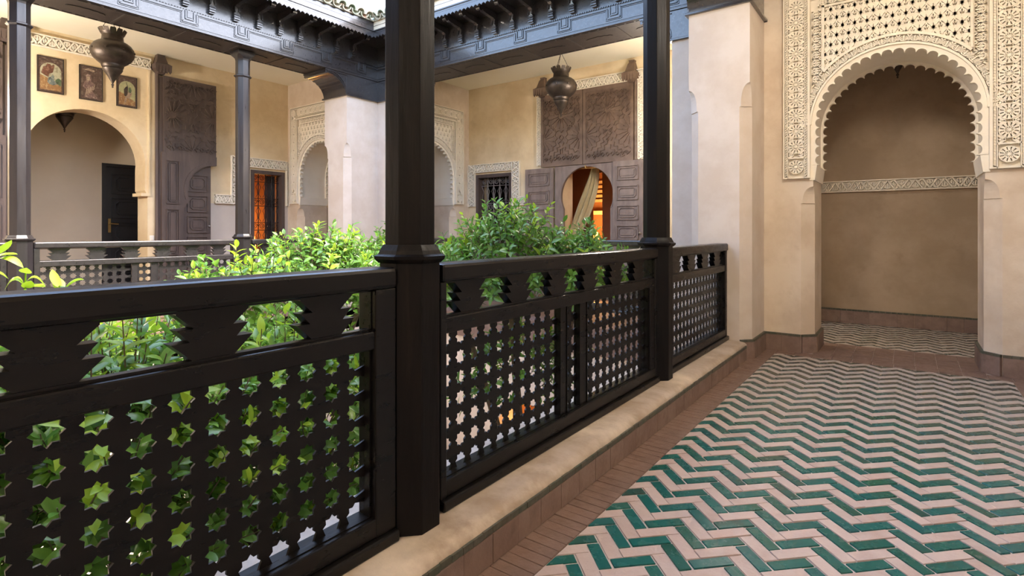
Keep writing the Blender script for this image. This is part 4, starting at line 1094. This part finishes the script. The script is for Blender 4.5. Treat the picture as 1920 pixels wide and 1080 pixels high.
obj('latch', MB().lathe([(.002, 0), (.012, .01), (.012, .05), (.002, .06)], 8, (-4.13, YF - .06, 2.09)), 'brass', o)
def shutter(a, b, label, knob, z1=2.16):
    o = thing('shutter_door', label, 'shutter', ((a + b) / 2, YF - .07, .05), 'weathered wicket shutters folded back')
    obj('board', MB().rect(fF, a, .05, b, z1, .05, .085), 'wood_shutter', o)
    z = z1 - .08
    while z > .3:
        obj('panel', panel(MB(), fF, a + .075, z - .205, b - .075, z, .085, .014), 'wood_shutter', o); z -= .30
    if knob: obj('knob', MB().lathe([(.002, 0), (.02, .005), (.024, .018), (.016, .03), (.002, .035)], 10, (b - .045, YF - .10, 1.06)), 'steel', o)
shutter(-5.27, -4.715, 'weathered panelled shutter folded to the left of the far arched opening', False, 2.145)
shutter(-3.645, -3.16, 'weathered panelled shutter with steel knob folded to the right of the far arched opening', True, 2.165)
# curtain tied aside in the opening
mb = MB(); nz, nu = 14, 15
rings = []
def cx(t): return (-4.07 - .05 * t - .42 * max(0, t) ** 1.5, .055 + .135 * math.sin(PI * min(1, t * .8 + .06)))
grid = []
for i in range(nz + 1):
    t = i / nz; z = 2.11 - t * 1.25
    c0, wd = cx(t)
    grid.append([(c0 - wd * .9 + 2 * wd * .75 * j / nu, YF + .16 + .035 * math.sin(j * 1.35 + t * 1.5), z) for j in range(nu + 1)])
vs = [p for r in grid for p in r] + [(p[0], p[1] + .012, p[2]) for r in grid for p in r]
m = nu + 1; off = len(vs) // 2; fs = []
for i in range(nz):
    for j in range(nu):
        q = (i * m + j, i * m + j + 1, (i + 1) * m + j + 1, (i + 1) * m + j)
        fs += [q[::-1], tuple(k + off for k in q)]
cur = MB().add(vs, fs)
o = thing('curtain', 'beige curtain tied to the left inside the far arched opening', 'curtain', (-4.3, YF + .16, .8))
obj('cloth', cur, 'curtain', o, smooth=70); obj('rod', MB().tube([(-4.6, YF + .16, 2.125), (-3.64, YF + .16, 2.125)], .012, 6), 'brass', o)

# ================================================================== LANTERNS
LPROF = [(.001, 0), (.008, .004), (.010, .016), (.005, .022), (.014, .032), (.014, .042), (.007, .05), (.018, .075), (.045, .125), (.085, .185), (.098, .205), (.102, .22), (.094, .226), (.104, .236), (.112, .258), (.112, .272),
         (.150, .300), (.190, .340), (.214, .385), (.220, .425), (.212, .465), (.186, .505), (.150, .533), (.118, .548), (.112, .556), (.108, .585), (.106, .615), (.116, .628), (.124, .642)]
def lantern(x, y, zb, ztop, label):
    o = thing('hanging_lantern', label, 'lantern', (x, y, zb), 'dark pierced metal hanging lanterns')
    P = (x, y, zb)
    obj('body', MB().lathe(LPROF, 28, P), 'lantern_metal', o, smooth=40)
    mb = MB(); n = 12
    for k in range(n):
        a0, a1, am = 2 * PI * k / n, 2 * PI * (k + 1) / n, 2 * PI * (k + .5) / n
        def q(a, r, z): return (x + r * math.cos(a), y + r * math.sin(a), zb + z)
        vs = [q(a0, .122, .638), q(a1, .122, .638), q(a1 - .04, .136, .668), q(am + .17, .142, .684), q(am - .17, .142, .684), q(a0 + .04, .136, .668)]
        vs += [(x + (p[0] - x) * .96, y + (p[1] - y) * .96, p[2]) for p in vs]
        mb.add(vs, [(0, 1, 2, 3, 4, 5), (11, 10, 9, 8, 7, 6)] + [(i, i + 6, (i + 1) % 6 + 6, (i + 1) % 6) for i in range(6)])
    obj('scalloped_rim', mb, 'lantern_metal', o)
    for k in range(8):
        a = 2 * PI * k / 8 + .2
        obj('stud', MB().lathe([(.001, -.012), (.010, -.008), (.013, 0), (.010, .008), (.001, .012)], 7, (x + .219 * math.cos(a), y + .219 * math.sin(a), zb + .425)), 'lantern_metal', o)
    for k in range(3):
        a = 2 * PI * k / 3 + .5
        p0 = Vector((x + .12 * math.cos(a), y + .12 * math.sin(a), zb + .65)); p1 = Vector((x, y, min(zb + .90, ztop - .01)))
        n = 14; mb = MB()
        for i in range(n):
            mb.tube([p0.lerp(p1, i / n), p0.lerp(p1, (i + .8) / n)], .0045 if i % 2 else .003, 5)
        obj('chain', mb, 'lantern_metal', o)
    obj('hook', MB().tube([(x, y, min(zb + .89, ztop - .02)), (x, y, ztop)], .005, 6), 'lantern_metal', o)
    return o
def fill_globe(x, y, z, ztop, label, mat='globe'):  # invented fill light, kept out of sight, to brighten a gallery
    o = thing('fill_globe', label, 'lamp', (x, y, z), 'unseen fill globes added to brighten the galleries')
    obj('globe', MB().lathe([(.002, -.14), (.07, -.121), (.121, -.07), (.14, 0), (.121, .07), (.07, .121), (.03, .137)], 18, (x, y, z)), mat, o, smooth=60)
    obj('fitting', MB().lathe([(.05, .125), (.05, .16), (.012, .18), (.012, .2)], 12, (x, y, z)), 'lantern_metal', o)
    obj('rod', MB().tube([(x, y, z + .19), (x, y, ztop)], .006, 6), 'lantern_metal', o)
    return o
fill_globe(-.10, 3.2, 2.9, ZC, 'added fill globe under the near gallery ceiling, above the view', 'globe_dim')
fill_globe(-.10, -1.7, 2.8, ZC, 'added fill globe under the near gallery ceiling, behind the viewer', 'globe_dim')
fill_globe(-7.8, .55, 2.45, ZC, 'added fill globe across the courtyard beyond the left edge of the view')
fill_globe(-2.46, 6.35, 2.65, ZC, 'added fill globe in the far gallery hidden behind the second near post', 'globe_dim')
lantern(-7.60, 2.417, 2.797, ZC, 'large dark metal lantern hanging in front of the three pictures')
lantern(-3.893, 6.5, 2.682, ZC, 'dark metal lantern hanging in front of the far carved door')
def at_px(u, v, X=None, Y=None):
    S, C = math.sin(YAW), math.cos(YAW); t = (u - 960) / FPX; wv = (432 - v) / FPX
    d = (-S + t * C, C + t * S, wv); k = X / d[0] if X is not None else Y / d[1]
    return (k * d[0], k * d[1], H + k * d[2])
a = at_px(121, 248, X=-9.75); lantern(a[0], a[1], a[2], 3.3, 'dark metal lantern hanging inside the round archway alcove')
a = at_px(1683, 147, Y=6.9); lantern(a[0], a[1], a[2], ZC, 'dark metal lantern in the passage, only its tip showing below the lobed arch')

# ================================================================== PICTURES
def picture(y0, y1, z0, z1, label, kind):
    o = thing('picture', label, 'picture', (XL, (y0 + y1) / 2, z0), 'old painted panels on the left wall')
    W, Hh = y1 - y0, z1 - z0
    P = lambda a, b: (y0 + a * W, z0 + b * Hh)
    def blob(name, pts, mat, d=.0215): 
        obj(name, MB().prism(fL, [P(*p) for p in pts], .018, d), mat, cv)
    cv = obj('panel', MB().rect(fL, y0, z0, y1, z1, 0, .018), 'pic_brown', o)
    e = MB()
    for q in ((y0, z0 + .012, y0 + .012, z1 - .012), (y1 - .012, z0 + .012, y1, z1 - .012), (y0, z0, y1, z0 + .012), (y0, z1 - .012, y1, z1)): e.rect(fL, *q, 0, .024)
    obj('rim', e, 'pic_dark', o)
    ar = [(.5 + .40 * math.cos(t), .60 + .24 * math.sin(t)) for t in [PI * k / 12 for k in range(13)]]
    if kind != 1:
        blob('arched_ground', [(.10, .07), (.90, .07)] + ar, 'pic_sky' if kind == 0 else 'pic_green', .0195)
        blob('earth', [(.10, .07), (.90, .07), (.90, .22), (.6, .30), (.34, .42), (.10, .48)], 'pic_earth', .0202)
    if kind == 0:
        blob('bush', [(.66, .30), (.88, .22), (.90, .40), (.78, .44), (.68, .38)], 'pic_bush', .0208)
        blob('figure', [(.14, .52), (.22, .70), (.32, .74), (.36, .80), (.48, .80), (.52, .76), (.60, .80), (.64, .78), (.58, .58), (.44, .52), (.42, .44), (.30, .46)], 'pic_red')
        blob('robe', [(.36, .30), (.42, .42), (.52, .46), (.56, .52), (.62, .48), (.62, .36), (.74, .26), (.58, .22), (.44, .24)], 'pic_blue', .0222)
    elif kind == 1:
        blob('figure', [(.18, .08), (.30, .30), (.14, .38), (.22, .52), (.30, .56), (.26, .70), (.34, .76), (.46, .74), (.52, .64), (.50, .54), (.64, .50), (.66, .36), (.54, .28), (.80, .06)], 'pic_rose')
        blob('face', [(.30, .60), (.30, .68), (.38, .72), (.44, .66), (.42, .58), (.36, .55)], 'pic_pale', .0225)
        blob('scroll', [(.14, .86), (.40, .93), (.66, .88), (.60, .84), (.38, .86)], 'pic_pale')
        for k in range(5): blob('fold', [(.24 + .08 * k, .10 + .06 * k), (.30 + .08 * k, .34 + .03 * k), (.33 + .08 * k, .32 + .03 * k), (.28 + .08 * k, .10 + .05 * k)], 'pic_pale', .0225)
    else:
        blob('horse', [(.36, .14), (.42, .34), (.36, .44), (.52, .50), (.62, .56), (.74, .52), (.72, .40), (.62, .30), (.64, .16), (.58, .28), (.50, .30), (.44, .14)], 'pic_pale')
        blob('rider', [(.36, .36), (.34, .56), (.42, .64), (.50, .68), (.54, .60), (.52, .42), (.44, .34)], 'pic_dark', .0222)
        blob('second_rider', [(.56, .50), (.58, .64), (.66, .66), (.72, .56), (.68, .46)], 'pic_bush', .0222)
        blob('lance', [(.44, .80), (.46, .80), (.56, .62), (.54, .62)], 'pic_dark', .0222)
for n, c1, c2, c3 in (('pic_brown', (.11, .065, .05), (.06, .034, .026), (.16, .12, .09)), ('pic_dark', (.035, .024, .02), (.06, .04, .03), (.02, .015, .012)), ('pic_sky', (.42, .40, .28), (.34, .33, .24), (.24, .22, .14)), ('pic_green', (.36, .36, .19), (.30, .30, .17), (.42, .38, .22)),
                  ('pic_earth', (.30, .17, .07), (.22, .11, .05), (.40, .28, .14)), ('pic_bush', (.07, .11, .06), (.11, .14, .08), (.04, .05, .03)), ('pic_red', (.16, .065, .04), (.10, .045, .03), (.22, .12, .08)), ('pic_blue', (.17, .20, .18), (.07, .09, .10), (.32, .32, .27)),
                  ('pic_rose', (.22, .14, .12), (.10, .055, .05), (.34, .25, .21)), ('pic_pale', (.42, .33, .24), (.28, .20, .14), (.16, .10, .07))):
    pmat(n, c1, c2, 24, .45, bump=.1, c3=c3, s3=34, t3=(.52, .62))
picture(2.052, 2.325, 2.905, 3.37, 'painted panel with a red figure and seated robed man under an arch, leftmost of three', 0)
picture(2.491, 2.755, 2.89, 3.355, 'reddish brown painted panel with a seated figure, middle of three', 1)
picture(2.919, 3.169, 2.875, 3.315, 'painted panel with riders on pale horses under an arch, rightmost of three', 2)

# ================================================================== ORANGE TREES IN THE COURTYARD
def leaf_mesh(L, W, bend, fold):
    vs = []; n = 4
    for i in range(n + 1):
        t = i / n; w = W * math.sin(PI * (t * .92 + .04)) ** .8 * (1 - .25 * t)
        if i in (0, n): w = W * .03
        x = L * t; z = -bend * t * t
        vs += [(x, -w, z + fold * w), (x, 0, z), (x, w, z + fold * w)]
    fs = []
    for i in range(n):
        a = i * 3; b = a + 3
        fs += [(a, b, b + 1, a + 1), (a + 1, b + 1, b + 2, a + 2)]
    return vs, fs
LV = [leaf_mesh(.092, .021, .020, .35), leaf_mesh(.075, .019, .012, .25), leaf_mesh(.105, .023, .034, .4)]
LY = [leaf_mesh(.13, .018, .05, .4), leaf_mesh(.10, .015, .03, .35)]
S_, C_ = math.sin(YAW), math.cos(YAW)
def to_px(p):
    dep = -p[0] * S_ + p[1] * C_; r = p[0] * C_ + p[1] * S_
    if dep < .2: return None
    return (960 + FPX * r / dep, 432 - FPX * (p[2] - H) / dep, dep)
def blobpt(rng):
    while True:
        v = Vector((rng.uniform(-1, 1), rng.uniform(-1, 1), rng.uniform(-1, 1)))
        if .001 < v.length < 1: return v.normalized()
def tree(label, base, lobes, nspr, seed, young=0.15, scale=1.0, parts=300, limit=None):
    rng = random.Random(seed)
    o = thing('orange_tree', label, 'tree', (base[0], base[1], LZ), 'orange trees growing up from the courtyard')
    # trunk and branches
    cen = sum((Vector(l[0]) for l in lobes), Vector()) / len(lobes)
    fork = Vector((base[0], base[1], LZ + 1.9))
    obj('trunk', MB().tube([(base[0], base[1], LZ), (base[0] + .04, base[1], LZ + 1.0), tuple(fork)], [.10, .08, .065], 9), 'bark', o, smooth=60)
    for l in lobes:
        c = Vector(l[0]); m = fork.lerp(c, .5) + Vector((rng.uniform(-.1, .1), rng.uniform(-.1, .1), .1))
        obj('branch', MB().tube([tuple(fork), tuple(m), tuple(c), tuple(c + Vector((0, 0, l[1][2] * .5)))], [.05, .035, .02, .01], 7), 'bark', o, smooth=60)
    tw = MB(); leaves = []
    tot = sum(l[2] for l in lobes)
    for l in lobes:
        c, rad, wgt = Vector(l[0]), l[1], l[2]
        for _ in range(int(nspr * wgt / tot)):
            d = blobpt(rng)
            if d.z < -.55: d.z = -d.z
            k = rng.uniform(.35, 1.0) ** .6
            p = c + Vector((d.x * rad[0], d.y * rad[1], d.z * rad[2])) * k
            if limit and not limit(p): continue
            ax = (Vector((d.x, d.y, d.z * .6 + .75)) + Vector((rng.uniform(-.3, .3), rng.uniform(-.3, .3), rng.uniform(-.2, .3)))).normalized()
            ln = rng.uniform(.08, .17) * scale
            isy = rng.random() < young and d.z > 0 and k > .75
            tw.tube([tuple(p - ax * ln * .8), tuple(p + ax * ln)], [.0035, .002], 4)
            nl = rng.randint(7, 11)
            side = ax.orthogonal().normalized(); up2 = ax.cross(side)
            for q in range(nl):
                a = q * 2.399 + rng.uniform(-.3, .3); f = q / nl
                rad_d = side * math.cos(a) + up2 * math.sin(a)
                el = .25 + .9 * f
                dirv = (rad_d * math.cos(el) + ax * math.sin(el) + Vector((0, 0, -.12))).normalized()
                pos = p + ax * ln * (f * 1.5 - .5)
                y = dirv.cross(ax); y = y.normalized() if y.length > .05 else dirv.orthogonal().normalized()
                z = dirv.cross(y).normalized()
                if z.dot(ax) < 0: z = -z; y = -y
                s = scale * rng.uniform(.7, 1.15) * (1 - .25 * f)
                leaves.append((pos, dirv, y, z, s, rng.randrange(3), isy))
    obj('twigs', tw, 'bark', o, kind='stuff')
    vis = []
    for i, lf in enumerate(leaves):
        q = to_px(lf[0])
        sc_ = -1
        if q and -30 < q[0] < 1950 and -20 < q[1] < 1100:
            sc_ = lf[4] / q[2] + (.5 if lf[0].z > H - .0888 * -lf[0].x * .9 else 0)
        vis.append((sc_, i))
    vis.sort(reverse=True)
    chosen = set(i for s, i in vis[:parts] if s > 0)
    meshes = {}
    rv, rf = {'leaf': [], 'leaf_young': []}, {'leaf': [], 'leaf_young': []}
    for i, (pos, x, y, z, s, k, isy) in enumerate(leaves):
        mn = 'leaf_young' if isy else 'leaf'
        if i in chosen:
            key = (k, mn)
            if key not in meshes: meshes[key] = mesh_of(MB().add(list(LV[k][0]), LV[k][1]), mn, 'leaf', 180)
            lo_ = bpy.data.objects.new('leaf', meshes[key]); COL.objects.link(lo_); lo_.parent = o
            M = Matrix((x, y, z)).transposed().to_4x4(); M.translation = pos - ORIG[o]
            lo_.matrix_basis = M @ Matrix.Scale(s, 4)
        else:
            off = len(rv[mn]); 
            for v in LV[k][0]: rv[mn].append(tuple(pos + (x * v[0] + y * v[1] + z * v[2]) * s))
            rf[mn] += [tuple(a + off for a in f) for f in LV[k][1]]
    for mn in rv:
        if rv[mn]:
            b = MB(); b.v = rv[mn]; b.f = rf[mn]; obj('foliage', b, mn, o, kind='stuff', smooth=180)
    return o
# lobes: centre, radii, weight
tree('sunlit orange tree crown above the balustrade in the left half of the view', (-4.3, 2.6), [((-3.95, 2.05, .45), (.55, .55, .42), 1.0), ((-4.35, 2.95, .60), (.60, .55, .50), 1.3), ((-4.6, 3.75, .55), (.55, .5, .48), 1.0), ((-5.0, 4.55, .75), (.35, .32, .42), .5), ((-4.2, 2.7, -.4), (.9, .9, .7), 1.2)], 900, 3, .35)
tree('bushy orange tree behind the middle balustrade, in front of the far arched door', (-2.75, 4.0), [((-2.85, 3.85, .78), (.58, .45, .52), 1.4), ((-2.35, 4.2, .72), (.42, .35, .38), .8), ((-3.15, 3.45, .65), (.30, .3, .38), .5), ((-2.8, 3.9, -.2), (.55, .6, .5), .6)], 520, 11, .15)
lim = lambda p: p.z < 1.02 + .080 * p.x and p.x < -1.80
tree('shaded orange tree close behind the nearest balustrade, seen through its stars', (-2.7, .95), [((-2.5, .75, .05), (.60, .65, .65), 1.2), ((-2.75, 1.7, -.05), (.60, .65, .62), 1.2), ((-2.6, .9, -.9), (.7, .9, .6), 1.0), ((-2.9, .2, .2), (.5, .6, .55), .9), ((-2.6, 1.9, -.9), (.6, .6, .6), .8)], 1500, 23, .5, scale=1.15, limit=lim)
tree('orange tree below the sunlit crown, filling the gaps of the left lattice', (-3.9, .6), [((-3.7, .9, .05), (.6, .7, .6), 1.0), ((-3.6, 1.9, -.5), (.6, .7, .6), 1.0), ((-3.9, .2, -.4), (.6, .7, .7), 1.0)], 700, 31, .5, scale=1.1, limit=lim)
# a tall sprig of long young leaves at the left edge
o = thing('young_shoot', 'bright yellow green shoot with long leaves at the left edge above the balustrade', 'plant', (-3.75, .95, -.4))
base = Vector((-3.75, .95, -.4))
def shoot(px, top, leafs, seed):
    a = Vector(at_px(px[0], px[1], X=-3.8)); b = Vector(at_px(top[0], top[1], X=-3.8))
    obj('stem', MB().tube([tuple(base), tuple((base + a) / 2 + Vector((.05, 0, 0))), tuple(a), tuple(b)], [.009, .007, .006, .004], 6), 'leaf_young', o, smooth=60)
    rng = random.Random(seed)
    for (fu, fv, tu, tv, sag) in leafs:
        p = Vector(at_px(fu, fv, X=-3.8)); t = Vector(at_px(tu, tv, X=-3.8 + rng.uniform(-.08, .08)))
        d = t - p; L = d.length; x = d.normalized(); y = x.cross(Vector((0, 0, 1))).normalized()
        y = (y + Vector((rng.uniform(-.2, .2), rng.uniform(-.2, .2), .35))).normalized(); y = (y - x * y.dot(x)).normalized(); z = x.cross(y)
        vs = []; fs = []; n = 7
        for i in range(n + 1):
            q = i / n; w_ = .027 * math.sin(PI * (q * .94 + .03)) ** .75 if 0 < i < n else .001
            c = p + d * q + Vector((0, 0, sag * 4 * q * (1 - q)))
            vs += [tuple(c - y * w_ + z * w_ * .3), tuple(c), tuple(c + y * w_ + z * w_ * .3)]
        for i in range(n):
            k = i * 3; fs += [(k, k + 3, k + 4, k + 1), (k + 1, k + 4, k + 5, k + 2)]
        obj('leaf', MB().add(vs, fs), 'leaf_young', o, smooth=180)
shoot((46, 560), (48, 512), [(44, 505), ] and [(44, 502, 0, 484, .03), (46, 536, 8, 545, .06), (48, 530, 86, 538, .05), (48, 540, 84, 538, .02), (46, 540, 58, 526, .0), (47, 512, 50, 502, .0)], 1)
shoot((-14, 560), (-20, 470), [(-18, 480, 22, 450, .0), (-22, 490, 33, 477, .025), (-18, 515, 16, 523, .03), (-20, 470, -60, 455, .03), (-18, 520, -70, 520, .03)], 2)
shoot((118, 560), (112, 535), [(113, 540, 98, 505, .0), (117, 545, 158, 524, .03), (116, 548, 104, 520, .01)], 3)
